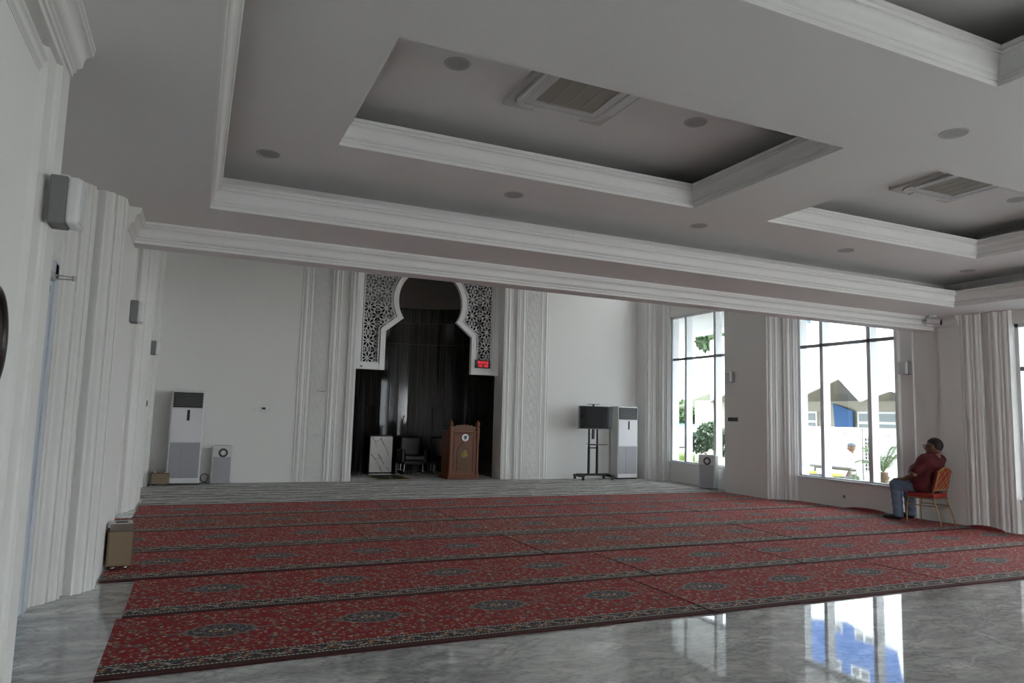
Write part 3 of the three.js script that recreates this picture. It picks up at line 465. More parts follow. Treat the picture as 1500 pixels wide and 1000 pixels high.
function socket(x, y, z, turn, label, plug) { const t = thing('wall_socket', label, 'socket', [x, y, z], turn); mesh('plate', rb(0.086, 0.086, 0.012, 0.004, 0, 0, 0.006), M.white, t); mesh('face', cyl(0.028, 0.028, 0.01, 0, 0, 0).rotateX(Math.PI / 2).translate(0, 0, 0.01), plug ? M.black : M.grey, t); if (plug) mesh('plug', rb(0.045, 0.04, 0.03, 0.008, 0, 0, 0.026), M.black, t); return t; }
socket(11.15, 0.25, -13.72, -Math.PI / 2, 'white wall socket with black plug behind the air purifier', true);
socket(11.15, 0.21, -9.62, -Math.PI / 2, 'white wall socket under the window, nothing plugged in');
// ---- thermostat and switches
const th = thing('thermostat', 'small white thermostat with grey display on the front wall', 'thermostat', [1.34, 1.53, ZQ]);
mesh('case', rb(0.15, 0.11, 0.025, 0.01, 0, 0, 0.012), M.white, th); mesh('display', bx(0.075, 0.045, 0.004, -0.005, 0.02, 0.026), M.dark, th);
for (const [x, l] of [[1.16, 'small white switch plate standing alone left of the thermostat'], [1.455, 'small white switch plate touching the thermostat']]) { const s = thing('switch_plate', l, 'switch', [x, 1.525, ZQ]); mesh('plate', rb(0.075, 0.06, 0.014, 0.004, 0, 0, 0.007), M.white, s); mesh('rocker', rb(0.03, 0.03, 0.01, 0.003, 0, 0, 0.014), M.offwhite, s); }
// ---- wall speakers
function speaker(pos, turn, label) {
  const t = thing('wall_speaker', label, 'speaker', pos, turn, 'white wall speakers');
  mesh('back_shell', rb(0.17, 0.23, 0.075, 0.012, 0, 0, 0.0375), M.grey, t); mesh('front_shell', rb(0.17, 0.23, 0.06, 0.024, 0, 0, 0.1, 4), M.white, t);
  mesh('mesh_grille', rb(0.14, 0.2, 0.01, 0.005, 0, 0, 0.128), M.offwhite, t); return t;
}
speaker([-0.69, 2.485, -3.885], Math.PI / 2, 'wall speaker with white front and grey shell beside the door closer arm');
speaker([-0.67, 2.49, -8.15], Math.PI / 2, 'wall speaker on the left pilaster above the front donation box');
speaker([-0.72, 2.485, -12.95], Math.PI / 2, 'wall speaker on the left pilaster above the tiny dark switch');
speaker([10.71, 2.51, -12.13], -Math.PI / 2, 'wall speaker above the black plaque on the right pier');
speaker([11.2, 2.54, -8.32], -Math.PI / 2, 'wall speaker on the pier above the seated person');
const pl = thing('wall_plaque', 'small black plaque on the right pier below the wall speaker', 'plaque', [10.71, 1.592, -12.1], -Math.PI / 2); mesh('plate', rb(0.3, 0.085, 0.015, 0.004, 0, 0, 0.008), M.black, pl); mesh('border', merge(bx(0.28, 0.004, 0.003, 0, 0.035, 0.016), bx(0.28, 0.004, 0.003, 0, -0.035, 0.016)), M.grey, pl);
const sw = thing('wall_switch', 'tiny dark switch on the left pilaster beside the air conditioner', 'switch', [-0.72, 1.575, -12.9], Math.PI / 2); mesh('plate', rb(0.08, 0.1, 0.012, 0.004, 0, 0, 0.006), M.grey, sw); mesh('rocker', rb(0.05, 0.07, 0.008, 0.003, 0, 0, 0.013), M.dark, sw);
// ---- security camera under the soffit
const cc = thing('security_camera', 'white bullet security camera with black lens under the beam corner', 'camera', [10.9, H1, -7.6], 0.35);
mesh('base', cyl(0.05, 0.055, 0.03, 0, -0.015, 0), M.white, cc); mesh('bracket', rod(V(0, -0.03, 0), V(0, -0.085, 0.02), 0.016), M.white, cc);
mesh('housing', merge(rod(V(0, -0.09, -0.08), V(0, -0.115, 0.09), 0.055, 20), rod(V(0, -0.115, 0.09), V(0, -0.118, 0.11), 0.058, 20)), M.white, cc); mesh('lens', rod(V(0, -0.118, 0.108), V(0, -0.119, 0.118), 0.05, 20), M.black, cc);
// ---- donation boxes
const wood = mat(0.26, 0.19, 0.12, 0.5), woodD = mat(0.16, 0.11, 0.065, 0.55);
function donation(pos, turn, w, h, d, label, glassTop) {
  const t = thing('donation_box', label, 'box', pos, turn, 'brown donation boxes on castors');
  const y0 = 0.04; mesh('box', rb(w, h, d, 0.006, 0, y0 + h / 2, 0), wood, t); mesh('side_trim', merge(bx(0.012, h, d + 0.006, -w / 2, y0 + h / 2, 0), bx(0.012, h, d + 0.006, w / 2, y0 + h / 2, 0)), woodD, t);
  if (glassTop) { mesh('clear_top', rb(w - 0.01, 0.07, d - 0.01, 0.004, 0, y0 + h + 0.035, 0), new THREE.MeshPhysicalMaterial({ color: rgb(0.4, 0.35, 0.3), roughness: 0.1, transmission: 0.6, thickness: 0 }), t); mesh('slot', bx(0.1, 0.006, 0.02, 0, y0 + h + 0.073, 0), M.black, t); }
  else mesh('lid', rb(w + 0.01, 0.014, d + 0.01, 0.004, 0, y0 + h + 0.007, 0), woodD, t);
  if (!glassTop) for (const s of [-0.3, 0.3]) mesh('knob', cyl(0.012, 0.014, 0.03, s * w, y0 + h + (glassTop ? 0.085 : 0.028), 0), M.chrome, t);
  for (const [a, b] of [[-1, -1], [-1, 1], [1, -1], [1, 1]]) { const c = mesh('castor', new THREE.SphereGeometry(0.02, 10, 8), M.chrome, t); c.position.set(a * (w / 2 - 0.05), 0.02, b * (d / 2 - 0.04)); }
}
donation([-0.55, 0.022, -7.66], 0.1, 0.2, 0.31, 0.26, 'brown donation box with clear top beside the fluted left pilaster', true);
donation([-0.52, 0.0145, -15.36], 0.06, 0.3, 0.19, 0.22, 'low brown donation box at the foot of the tall air conditioner', false);
// ---- dark rounded object on the near left wall
const lp = thing('round_wall_fixture', 'dark round-edged fixture on the wall before the fluted left pilasters', 'fixture', [-0.745, 1.755, -3.1], Math.PI / 2);
mesh('case', cyl(0.2, 0.2, 0.05, 0, 0, 0, 40).rotateX(Math.PI / 2).translate(0, 0, 0.025), mat(0.03, 0.018, 0.012, 0.4), lp); mesh('rim', new THREE.TorusGeometry(0.19, 0.02, 10, 40).translate(0, 0, 0.045), mat(0.02, 0.012, 0.01, 0.35), lp);
// ---- led prayer clock
const ck = thing('led_clock', 'black led clock with red MAGRIB 18:06 below the right lattice', 'clock', [6.4, 2.785, ZS + 0.052], 0);
mesh('case', rb(0.39, 0.205, 0.06, 0.008, 0, 0, 0.03), M.black, ck);
const led = canvas(512, 256, (c, W, Hh) => { c.fillStyle = '#120001'; c.fillRect(0, 0, W, Hh); c.fillStyle = '#ff2030'; c.textAlign = 'center'; c.textBaseline = 'middle'; c.font = 'bold 112px monospace'; c.fillText('MAGRIB', W / 2, 72); c.font = 'bold 128px monospace'; c.fillText('18:06', W / 2, 190); });
{ const g = new THREE.PlaneGeometry(0.36, 0.175).translate(0, 0, 0.0615); mesh('display', g, new THREE.MeshStandardMaterial({ color: 0x000000, roughness: 0.4, emissive: 0xffffff, emissiveMap: led, emissiveIntensity: 1.1 }), ck); }
const ss = thing('wall_sensor', 'tiny dark fixing at the lower corner of the left lattice frame', 'sensor', [3.42, 2.58, ZS + 0.04]); mesh('case', rb(0.05, 0.035, 0.02, 0.006, 0, 0, 0.01), M.grey, ss); mesh('eye', cyl(0.01, 0.01, 0.01, 0, 0, 0, 10).rotateX(Math.PI / 2).translate(0.01, 0, 0.022), M.black, ss);
// ---- television on a wheeled stand
const st = thing('tv_stand', 'black wheeled television stand beside the right air conditioner', 'stand', [9.2, 0.0145, -15.42], 0.0);
for (const s of [-1, 1]) { mesh('post', merge(rod(V(s * 0.12, 0.12, -0.05), V(s * 0.12, 0.82, -0.05), 0.033, 14), rod(V(s * 0.12, 0.8, -0.05), V(s * 0.12, 1.35, -0.05), 0.024, 14)), M.black, st); mesh('base_rail', rb(0.06, 0.05, 0.5, 0.012, s * 0.42, 0.1, 0), M.black, st); }
mesh('cross_rail', rb(0.92, 0.055, 0.07, 0.012, 0, 0.12, -0.05), M.black, st); mesh('cross_bar', merge(rb(0.24, 0.03, 0.03, 0.006, 0, 0.78, -0.05), rb(0.24, 0.03, 0.03, 0.006, 0, 0.86, -0.05)), M.black, st);
mesh('shelf', rb(0.5, 0.015, 0.22, 0.004, 0.06, 0.87, 0.05), M.black, st); mesh('tv_bracket', merge(bx(0.06, 0.4, 0.04, -0.02, 1.2, -0.02), bx(0.4, 0.05, 0.03, 0, 1.4, -0.02)), M.black, st);
mesh('camera_tray', merge(bx(0.28, 0.012, 0.12, 0, 1.87, -0.05), bx(0.05, 0.2, 0.02, 0, 1.77, -0.06)), M.black, st);
for (const [a, b] of [[-1, -1], [-1, 1], [1, -1], [1, 1]]) mesh('castor', merge(cyl(0.04, 0.04, 0.03, 0, 0, 0, 16).rotateZ(Math.PI / 2).translate(a * 0.42, 0.04, b * 0.21), bx(0.04, 0.03, 0.03, a * 0.42, 0.075, b * 0.21)), M.black, st);
const tv = thing('television', 'black flat television mirroring the windows on its wheeled stand', 'television', [9.2, 1.55, -15.36], 0.01);
mesh('case', rb(0.98, 0.57, 0.045, 0.008, 0, 0, 0), M.dark, tv); mesh('screen', bx(0.95, 0.535, 0.006, 0, 0.004, 0.0225), new THREE.MeshPhysicalMaterial({ color: rgb(0.008, 0.008, 0.01), roughness: 0.06, ior: 1.6 }), tv); mesh('bezel', merge(bx(0.98, 0.012, 0.01, 0, -0.279, 0.022), bx(0.012, 0.57, 0.01, 0.484, 0, 0.022), bx(0.012, 0.57, 0.01, -0.484, 0, 0.022)), M.grey, tv);
// ---- pulpit (lectern)
const brown = new THREE.MeshStandardMaterial({ roughness: 0.38, map: canvas(256, 512, (c, W, Hh) => { c.fillStyle = '#733a12'; c.fillRect(0, 0, W, Hh); for (let i = 0; i < 900; i++) { const v = rr(-26, 22); c.fillStyle = `rgba(${98 + v},${46 + v * 0.6},${12 + v * 0.3},0.3)`; c.fillRect(rr(0, W), rr(-80, Hh), rr(1, 4), rr(60, 260)); } }) });
const carved = mat(0.11, 0.042, 0.011, 0.45);
const lec = thing('wooden_lectern', 'brown carved wooden lectern with white round emblem in the niche mouth', 'lectern', [5.92, 0.0145, -16.22], 0.05);
{
  const w = 0.74, d = 0.5, h = 1.13;
  mesh('cabinet', rb(w, h - 0.1, d, 0.006, 0, 0.1 + (h - 0.1) / 2, 0), brown, lec); mesh('plinth', merge(rb(w + 0.08, 0.07, d + 0.08, 0.01, 0, 0.035, 0), rb(w + 0.04, 0.04, d + 0.04, 0.008, 0, 0.09, 0)), brown, lec);
  for (const s of [-1, 1]) { const p = mesh('corner_post', new THREE.LatheGeometry([[0.05, 0], [0.05, 0.12], [0.042, 0.14], [0.038, 0.2], [0.036, 0.82], [0.044, 0.86], [0.04, 0.9], [0.05, 0.95], [0.05, 1.15], [0.056, 1.17], [0.05, 1.2], [0.03, 1.23], [0.055, 1.28], [0.05, 1.33], [0.018, 1.37], [0.006, 1.4], [0, 1.4]].map((q) => new THREE.Vector2(...q)), 18), brown, lec); p.position.set(s * (w / 2 - 0.02), 0.0, d / 2 - 0.01); }
  mesh('cornice', merge(rb(w + 0.05, 0.04, d + 0.05, 0.01, 0, h - 0.02, 0), rb(w + 0.02, 0.03, d + 0.02, 0.008, 0, h - 0.06, 0)), brown, lec);
  const crest = new THREE.Shape(); crest.moveTo(-0.3, 0); for (let i = 0; i <= 30; i++) { const u = i / 30; crest.lineTo(-0.3 + 0.6 * u, 0.1 + 0.05 * Math.sin(Math.PI * u) + 0.012 * Math.sin(u * 40)); } crest.lineTo(0.3, 0); mesh('crest_board', new THREE.ExtrudeGeometry(crest, { depth: 0.03, bevelEnabled: false }).translate(0, h, d / 2 - 0.04), carved, lec);
  mesh('panel_moulding', merge(bx(0.5, 0.02, 0.015, 0, 0.16, d / 2 + 0.006), bx(0.5, 0.02, 0.015, 0, 1.02, d / 2 + 0.006), bx(0.02, 0.88, 0.015, -0.25, 0.59, d / 2 + 0.006), bx(0.02, 0.88, 0.015, 0.25, 0.59, d / 2 + 0.006)), carved, lec);
  const pa = new THREE.Shape(); pa.moveTo(-0.17, 0.2); pa.lineTo(-0.17, 0.62); pa.quadraticCurveTo(-0.16, 0.78, 0, 0.86); pa.quadraticCurveTo(0.16, 0.78, 0.17, 0.62); pa.lineTo(0.17, 0.2); mesh('arched_panel', new THREE.ExtrudeGeometry(pa, { depth: 0.012, bevelEnabled: true, bevelSize: 0.008, bevelThickness: 0.005, bevelSegments: 2 }).translate(0, 0, d / 2), carved, lec);
  const emb = mesh('round_emblem', cyl(0.085, 0.085, 0.012, 0, 0, 0, 32).rotateX(Math.PI / 2).translate(0.02, 0.975, d / 2 + 0.018), M.white, lec); mesh('emblem_centre', merge(cyl(0.045, 0.045, 0.016, 0, 0, 0, 24).rotateX(Math.PI / 2).translate(0.02, 0.983, d / 2 + 0.018), bx(0.07, 0.012, 0.004, 0.02, 0.922, d / 2 + 0.024)), mat(0.06, 0.11, 0.1, 0.5), emb);
  const gold = mat(0.5, 0.36, 0.12, 0.35, { metalness: 0.6 }), gl = []; // round calligraphic mark: strokes and loops
  for (const [x, a, b] of [[-0.055, -0.05, 0.04], [-0.025, -0.06, 0.065], [0.0, -0.07, 0.09], [0.028, -0.03, 0.075], [0.055, -0.045, 0.05]]) gl.push(tube([[x - 0.008, a, 0], [x, (a + b) / 2, 0.002], [x + 0.006, b, 0]], 0.0065, 8, 5));
  gl.push(new THREE.TorusGeometry(0.05, 0.006, 6, 20, 3.6).rotateZ(-3.3).translate(-0.02, -0.02, 0), new THREE.TorusGeometry(0.035, 0.006, 6, 16, 3.4).rotateZ(-3.1).translate(0.045, -0.03, 0), tube([[-0.09, 0, 0], [-0.08, -0.06, 0], [-0.02, -0.09, 0], [0.05, -0.085, 0]], 0.006, 14, 5));
  mesh('gold_calligraphy', merge(gl.map(plain)).translate(0.01, 0.6, d / 2 + 0.022), gold, lec);
}
// ---- stone-faced side table standing upright, rug, arm chairs, microphone
const blk = thing('marble_panel_stand', 'black stand faced with white marble veined black inside the niche', 'stand', [4.43, 0.0145, -18.02], 0.03);
mesh('body', rb(0.6, 0.93, 0.26, 0.008, 0, 0.465, -0.14), M.black, blk);
mesh('marble_face', rb(0.58, 0.9, 0.02, 0.003, 0.005, 0.455, 0), new THREE.MeshStandardMaterial({ roughness: 0.25, map: canvas(256, 384, (c, W, Hh) => { c.fillStyle = '#d9d6d0'; c.fillRect(0, 0, W, Hh); c.lineCap = 'round'; const vein = (pts, w) => { c.strokeStyle = '#3a3430'; for (let i = 1; i < pts.length; i++) { c.lineWidth = w * rr(0.5, 1.3); c.beginPath(); c.moveTo(...pts[i - 1]); c.lineTo(...pts[i]); c.stroke(); } }; vein([[20, 10], [60, 60], [70, 120]], 5); vein([[60, 60], [100, 40], [130, 10]], 4); vein([[120, 20], [160, 90], [190, 140], [215, 210]], 6); vein([[10, 190], [60, 240], [110, 320], [140, 375]], 6); vein([[100, 190], [130, 240], [165, 300]], 7); vein([[60, 235], [100, 240], [120, 225]], 3); vein([[195, 330], [230, 370]], 4); }) }), blk);
{ const bw = uvBy(rb(0.58, 0.9, 0.02, 0.003, 0.005, 0.455, 0), 0, 1, 1 / 0.58, 1 / 0.9, -0.285, 0.005); blk.children[1].geometry = bw; }
const rug = thing('prayer_rug', 'dark green prayer rug with golden border lying in the niche', 'rug', [4.27, 0.024, -16.5], 0.0);
mesh('field', rb(0.72, 0.01, 1.12, 0.003), new THREE.MeshStandardMaterial({ roughness: 0.95, map: canvas(256, 384, (c, W, Hh) => { c.fillStyle = '#24331f'; c.fillRect(0, 0, W, Hh); c.strokeStyle = '#5a6a3c'; c.lineWidth = 6; c.strokeRect(26, 26, W - 52, Hh - 52); c.fillStyle = '#6e7c58'; c.beginPath(); c.arc(128, 150, 40, 0, 6.3); c.fill(); c.fillStyle = '#9aa08a'; c.fillRect(112, 250, 30, 50); for (let i = 0; i < 150; i++) { c.fillStyle = rnd() < 0.5 ? '#41512c' : '#131c12'; c.fillRect(rr(30, W - 30), rr(30, Hh - 30), 6, 6); } }) }), rug);
mesh('border', merge(bx(0.76, 0.012, 0.03, 0, 0, 0.57), bx(0.76, 0.012, 0.03, 0, 0, -0.57), bx(0.03, 0.012, 1.14, 0.37, 0, 0), bx(0.03, 0.012, 1.14, -0.37, 0, 0)), mat(0.3, 0.23, 0.08, 0.9), rug);
function armchair(pos, turn, label) {
  const t = thing('leather_armchair', label, 'armchair', pos, turn, 'black armchairs in the niche'); const L = mat(0.012, 0.011, 0.011, 0.4);
  mesh('seat', rb(0.52, 0.16, 0.52, 0.05, 0, 0.38, 0.02, 4), L, t); mesh('backrest', rb(0.56, 0.5, 0.14, 0.06, 0, 0.66, -0.24, 4).rotateX(0), L, t); mesh('frame', rb(0.5, 0.1, 0.5, 0.02, 0, 0.26, 0), M.black, t);
  for (const s of [-1, 1]) { mesh('armrest', rb(0.12, 0.36, 0.56, 0.05, s * 0.3, 0.42, 0, 4), L, t); mesh('runner', rb(0.05, 0.04, 0.6, 0.01, s * 0.26, 0.02, 0), M.black, t); for (const z of [-0.2, 0.2]) mesh('leg', rod(V(s * 0.25, 0.03, z), V(s * 0.24, 0.24, z), 0.018), M.chrome, t); }
}
armchair([5.24, 0.0145, -17.95], -0.03, 'black leather armchair left of the lectern, microphone stand behind it');
armchair([6.02, 0.0145, -17.85], -0.1, 'black leather armchair half hidden behind the wooden lectern');
const mic = thing('microphone_stand', 'slim black microphone stand behind the armchair', 'microphone', [5.07, 0.0145, -18.45], 0);
mesh('base', cyl(0.11, 0.12, 0.025, 0, 0.0125, 0), M.black, mic); mesh('pole', rod(V(0, 0.02, 0), V(0, 1.28, 0), 0.01), M.dark, mic); mesh('clip', rod(V(0, 1.27, 0), V(0.01, 1.33, 0.04), 0.014), M.dark, mic); mesh('microphone', merge(rod(V(0.005, 1.31, 0.02), V(0.025, 1.42, 0.08), 0.012), new THREE.SphereGeometry(0.024, 12, 10).translate(0.027, 1.435, 0.086)), M.grey, mic);

// ================================================================ BANQUET CHAIR AND SEATED PERSON
const CH = [10.8, 0.026, -7.71], CT = 0.14;
const ch = thing('banquet_chair', 'red padded banquet chair with golden frame holding the seated person', 'chair', CH, CT);
{
  const gold = mat(0.36, 0.25, 0.09, 0.4, { metalness: 0.5 }), red = mat(0.3, 0.025, 0.02, 0.85), F = (pts, r = 0.011) => tube(pts, r, 20, 6);
  // local forward is -z, backrest at +z
  mesh('seat', rb(0.43, 0.075, 0.42, 0.03, 0, 0.44, -0.02, 4), red, ch); mesh('seat_frame', merge(rb(0.44, 0.02, 0.43, 0.008, 0, 0.395, -0.02)), gold, ch);
  for (const s of [-1, 1]) {
    mesh('leg', F([[s * 0.2, 0.4, -0.2], [s * 0.21, 0.3, -0.23], [s * 0.215, 0.0, -0.24]]), gold, ch);
    mesh('leg', F([[s * 0.19, 0.42, 0.14], [s * 0.2, 0.3, 0.2], [s * 0.22, 0.0, 0.29]]), gold, ch);
    mesh('back_post', F([[s * 0.2, 0.4, 0.14], [s * 0.2, 0.55, 0.19], [s * 0.19, 0.82, 0.26]]), gold, ch);
    mesh('side_rail', F([[s * 0.208, 0.28, -0.23], [s * 0.2, 0.28, 0.2]], 0.008), gold, ch);
  }
  mesh('top_rail', F([[-0.19, 0.82, 0.26], [-0.09, 0.875, 0.275], [0, 0.885, 0.278], [0.09, 0.875, 0.275], [0.19, 0.82, 0.26]]), gold, ch);
  mesh('lower_rail', F([[-0.2, 0.53, 0.185], [0.2, 0.53, 0.185]]), gold, ch); mesh('rear_stretcher', F([[-0.205, 0.25, 0.21], [0.205, 0.25, 0.21]], 0.008), gold, ch);
  const bs = new THREE.Shape(); bs.moveTo(-0.185, 0); bs.lineTo(0.185, 0); bs.lineTo(0.18, 0.28); bs.lineTo(0.08, 0.34); bs.lineTo(-0.08, 0.34); bs.lineTo(-0.18, 0.28); bs.closePath();
  mesh('back_pad', new THREE.ExtrudeGeometry(bs, { depth: 0.03, bevelEnabled: true, bevelSize: 0.008, bevelThickness: 0.012, bevelSegments: 3 }).translate(0, 0, -0.035).rotateX(0.25).translate(0, 0.535, 0.185), red, ch);
  const lat = [], L = (u, v) => V(u, 0.535 + v * 0.97, 0.192 + v * 0.25); for (const [a, b] of [[[-0.185, 0.2], [0, 0.0]], [[-0.18, 0.28], [0.1, 0]], [[-0.08, 0.34], [0.185, 0.06]], [[0.06, 0.34], [0.185, 0.2]], [[-0.185, 0.08], [-0.1, 0]]]) for (const s of [-1, 1]) lat.push(rod(L(a[0] * s, a[1]), L(b[0] * s, b[1]), 0.006, 6));
  mesh('lattice_bars', merge(lat), gold, ch);
}
const man = thing('person', 'person in a dark red polo shirt and blue jeans sitting on the chair', 'person', [10.8, 0.026, -7.71], CT);
{
  const S = 1.06; man.scale.setScalar(S); const seat = 0.455;
  const J = { pel: [0, 0.57, -0.03], belly: [0, 0.70, -0.035], chest: [0, 0.86, 0.03], neck: [0, 1.005, 0.1] };
  const armU = [], armF = [], legs = [];
  for (const s of [-1, 1]) {
    armU.push([[s * 0.21, 0.94, 0.065], [s * 0.275, 0.73, -0.06]]); armF.push([[s * 0.275, 0.73, -0.06], [s * 0.17, 0.62, -0.29]]);
    legs.push([[s * 0.1, 0.53, 0.02], [s * 0.17, 0.53, -0.40], [s * 0.17, 0.1, -0.37]]);
  }
  const torso = [bone(J.pel, J.belly, 0.165, 0.19), bone(J.belly, J.chest, 0.185, 0.165), bone([-0.06, 0.575, -0.04], [0.06, 0.575, -0.04], 0.185, 0.185), ball([0, 0.71, -0.1], [0.2, 0.18, 0.17]), bone([-0.06, 0.86, 0.03], [0.06, 0.86, 0.03], 0.16, 0.16), bone([-0.17, 0.925, 0.075], [0.17, 0.925, 0.075], 0.095, 0.095), bone(J.chest, J.neck, 0.15, 0.08)];
  const headS = [ball([0, 1.235, -0.015], [0.078, 0.098, 0.1]), ball([0, 1.185, -0.05], [0.062, 0.085, 0.07]), bone([0, 1.21, -0.12], [0, 1.185, -0.142], 0.012, 0.016), ball([0, 1.13, -0.085], [0.035, 0.03, 0.035]), bone([-0.03, 1.16, -0.112], [0.03, 1.16, -0.112], 0.01, 0.01), bone([-0.03, 1.225, -0.105], [0.03, 1.225, -0.105], 0.014, 0.014), bone([0, 1.08, 0.0], [0, 1.17, 0.0], 0.062, 0.056), bone([-0.078, 1.205, -0.005], [-0.084, 1.235, 0.005], 0.013, 0.016), bone([0.078, 1.205, -0.005], [0.084, 1.235, 0.005], 0.013, 0.016)];
  const HO = [0, -0.085, 0.125]; const skinM = mat(0.2, 0.1, 0.06, 0.6), shirtM = mat(0.085, 0.008, 0.012, 0.9), jeansM = mat(0.12, 0.16, 0.23, 0.9), hairM = mat(0.006, 0.005, 0.005, 0.7);
  const limbs = []; for (const k of [0, 1]) { limbs.push(bone(...armU[k], 0.052, 0.043), bone(...armF[k], 0.043, 0.028)); limbs.push(bone(legs[k][0], legs[k][1], 0.08, 0.06), bone(legs[k][1], legs[k][2], 0.055, 0.04)); }
  const bodyG = [skin(blend([...torso.map((f) => (x, y, z) => f(x, y, z) + 0.02), ...limbs, bone(J.neck, [0, 1.1, 0.11], 0.064, 0.06)], 0.035), [-0.42, 0.0, -0.6], [0.42, 1.16, 0.3], 0.014), skin(blend(headS, 0.022), [-0.13, 1.04, -0.18], [0.13, 1.36, 0.12], 0.006).scale(1.07, 1.07, 1.07).translate(0, 1.2 - 1.2 * 1.07 + HO[1], HO[2])];
  for (const k of [0, 1]) { // hands resting on the thighs
    const s = k ? 1 : -1, w = armF[k][1], P = (x, y, z) => [w[0] + s * x, w[1] + y, w[2] + z], f = [bone(w, P(-0.01, 0.0, -0.07), 0.027, 0.026), bone(P(-0.025, 0, -0.05), P(0.02, 0, -0.06), 0.02, 0.02)];
    [[-0.036, 0.058], [-0.014, 0.075], [0.01, 0.07], [0.033, 0.055]].forEach(([x, l]) => { f.push(bone(P(x * 0.8, 0.004, -0.08), P(x, -0.002, -0.085 - l * 0.55), 0.0105, 0.0095), bone(P(x, -0.002, -0.085 - l * 0.55), P(x * 1.05, -0.022, -0.085 - l), 0.0095, 0.0085)); });
    f.push(bone(P(-0.03, 0, -0.03), P(-0.062, -0.006, -0.065), 0.012, 0.0105), bone(P(-0.062, -0.006, -0.065), P(-0.066, -0.018, -0.095), 0.0105, 0.009));
    bodyG.push(skin(blend(f, 0.008), [w[0] - 0.12, w[1] - 0.06, w[2] - 0.2], [w[0] + 0.12, w[1] + 0.06, w[2] + 0.05], 0.005));
  }
  mesh('body', mergeGeometries(bodyG.map((g) => plain(g))), skinM, man);
  const shirt = [...torso]; for (const k of [0, 1]) { const [a, b] = armU[k], m = [0, 1, 2].map((i) => a[i] + (b[i] - a[i]) * 0.78); shirt.push(bone(a, m, 0.078, 0.07)); }
  const shirtF = blend(shirt, 0.05); mesh('polo_shirt', skin((x, y, z) => Math.max(shirtF(x, y, z) + 0.006 * Math.sin(y * 46 + x * 22) * 0.6, 0.45 - y, y - 1.08 + z * 0.25), [-0.42, 0.43, -0.34], [0.42, 1.14, 0.32], 0.0125), shirtM, man);
  mesh('collar', new THREE.TorusGeometry(0.075, 0.017, 8, 24).rotateX(Math.PI / 2 - 0.3).translate(0, 1.03, 0.1), shirtM, man);
  const tr = [bone([-0.05, 0.54, -0.04], [0.05, 0.54, -0.04], 0.125, 0.125)]; for (const l of legs) tr.push(bone(l[0], l[1], 0.11, 0.085), bone(l[1], [l[2][0], 0.07, l[2][2]], 0.082, 0.068));
  const trF = blend(tr, 0.03); mesh('jeans', skin((x, y, z) => Math.max(trF(x, y, z) + 0.004 * Math.sin(y * 60 + z * 35), 0.045 - y, y - 0.6 + 0.35 * clamp(z, -0.1, 0.3), z - 0.01), [-0.36, 0.02, -0.58], [0.36, 0.7, 0.28], 0.0125), jeansM, man);
  mesh('hair', skin((x, y, z) => { const o = ball([0, 1.24, -0.008], [0.088, 0.105, 0.109])(x, y, z), side = 1.262 - 0.62 * clamp((z + 0.05) / 0.1, 0, 0.14) * 1; return Math.max(o, (z < -0.02 ? 1.275 : 1.275 - (z + 0.02) * 1.35) - y, 1.15 - y); }, [-0.12, 1.1, -0.15], [0.12, 1.38, 0.14], 0.006).scale(1.07, 1.07, 1.07).translate(0, 1.2 - 1.2 * 1.07 + HO[1], HO[2]), hairM, man);
  const gl = mesh('glasses', merge([-1, 1].map((s) => [new THREE.TorusGeometry(0.024, 0.003, 6, 20).translate(s * 0.033, 1.222, -0.142), rod(V(s * 0.058, 1.225, -0.14), V(s * 0.084, 1.232, 0.0), 0.0028, 6)]).flat(), rod(V(-0.01, 1.226, -0.142), V(0.01, 1.226, -0.142), 0.003, 6)).scale(1.07, 1.07, 1.07).translate(0, 1.2 - 1.2 * 1.07 + HO[1], HO[2]), M.black, man);
  for (const s of [-1, 1]) mesh('shoe', skin(blend([bone([s * 0.17, 0.045, -0.36], [s * 0.185, 0.035, -0.55], 0.045, 0.04), ball([s * 0.19, 0.03, -0.53], [0.045, 0.03, 0.07])], 0.02), [s * 0.18 - 0.1, -0.01, -0.66], [s * 0.18 + 0.1, 0.12, -0.28], 0.009).translate(0, 0.006, 0), M.black, man);
}

// ================================================================ OUTSIDE
const GY = -0.7;
const gr = struct('ground_outside', 'pale paved yard and lawn beyond the right windows');
mesh('yard_paving', span(11.66, 25, GY - 0.2, GY, -30, 12), mat(0.2, 0.195, 0.185, 0.9), gr);
mesh('lawn', span(11.66, 90, GY - 0.22, GY - 0.01, -110, 12), mat(0.1, 0.14, 0.04, 0.95), gr);
mesh('road', span(32, 46, GY - 0.02, GY + 0.005, -90, -30), mat(0.4, 0.39, 0.37, 0.9), gr);
mesh('rear_terrace', span(-3, 14, GY - 0.2, -0.05, 4.9, 20), mat(0.5, 0.48, 0.44, 0.9), gr);
mesh('plinth', span(11.4, 11.75, GY - 0.1, -0.02, -16.4, 4.9), mat(0.55, 0.54, 0.52, 0.8), gr);
const ev = struct('eave_outside', 'pale eave of the hall above the windows');
mesh('eave_soffit', span(11.45, 14.0, 4.28, 4.5, -21, 5), mat(0.62, 0.63, 0.63, 0.7), ev);
mesh('fascia', span(13.94, 14.06, 4.13, 4.6, -21, 5), mat(0.62, 0.63, 0.63, 0.7), ev);
const rf = struct('roof_outside', 'flat roof of the hall'); mesh('roof_deck', span(-1.6, 11.7, HF + 0.15, HF + 0.3, -19.6, -7.6), M.grey, rf); mesh('roof_deck', span(-1.6, 11.9, H3 + 0.12, H3 + 0.3, -7.8, 5.1), M.grey, rf);
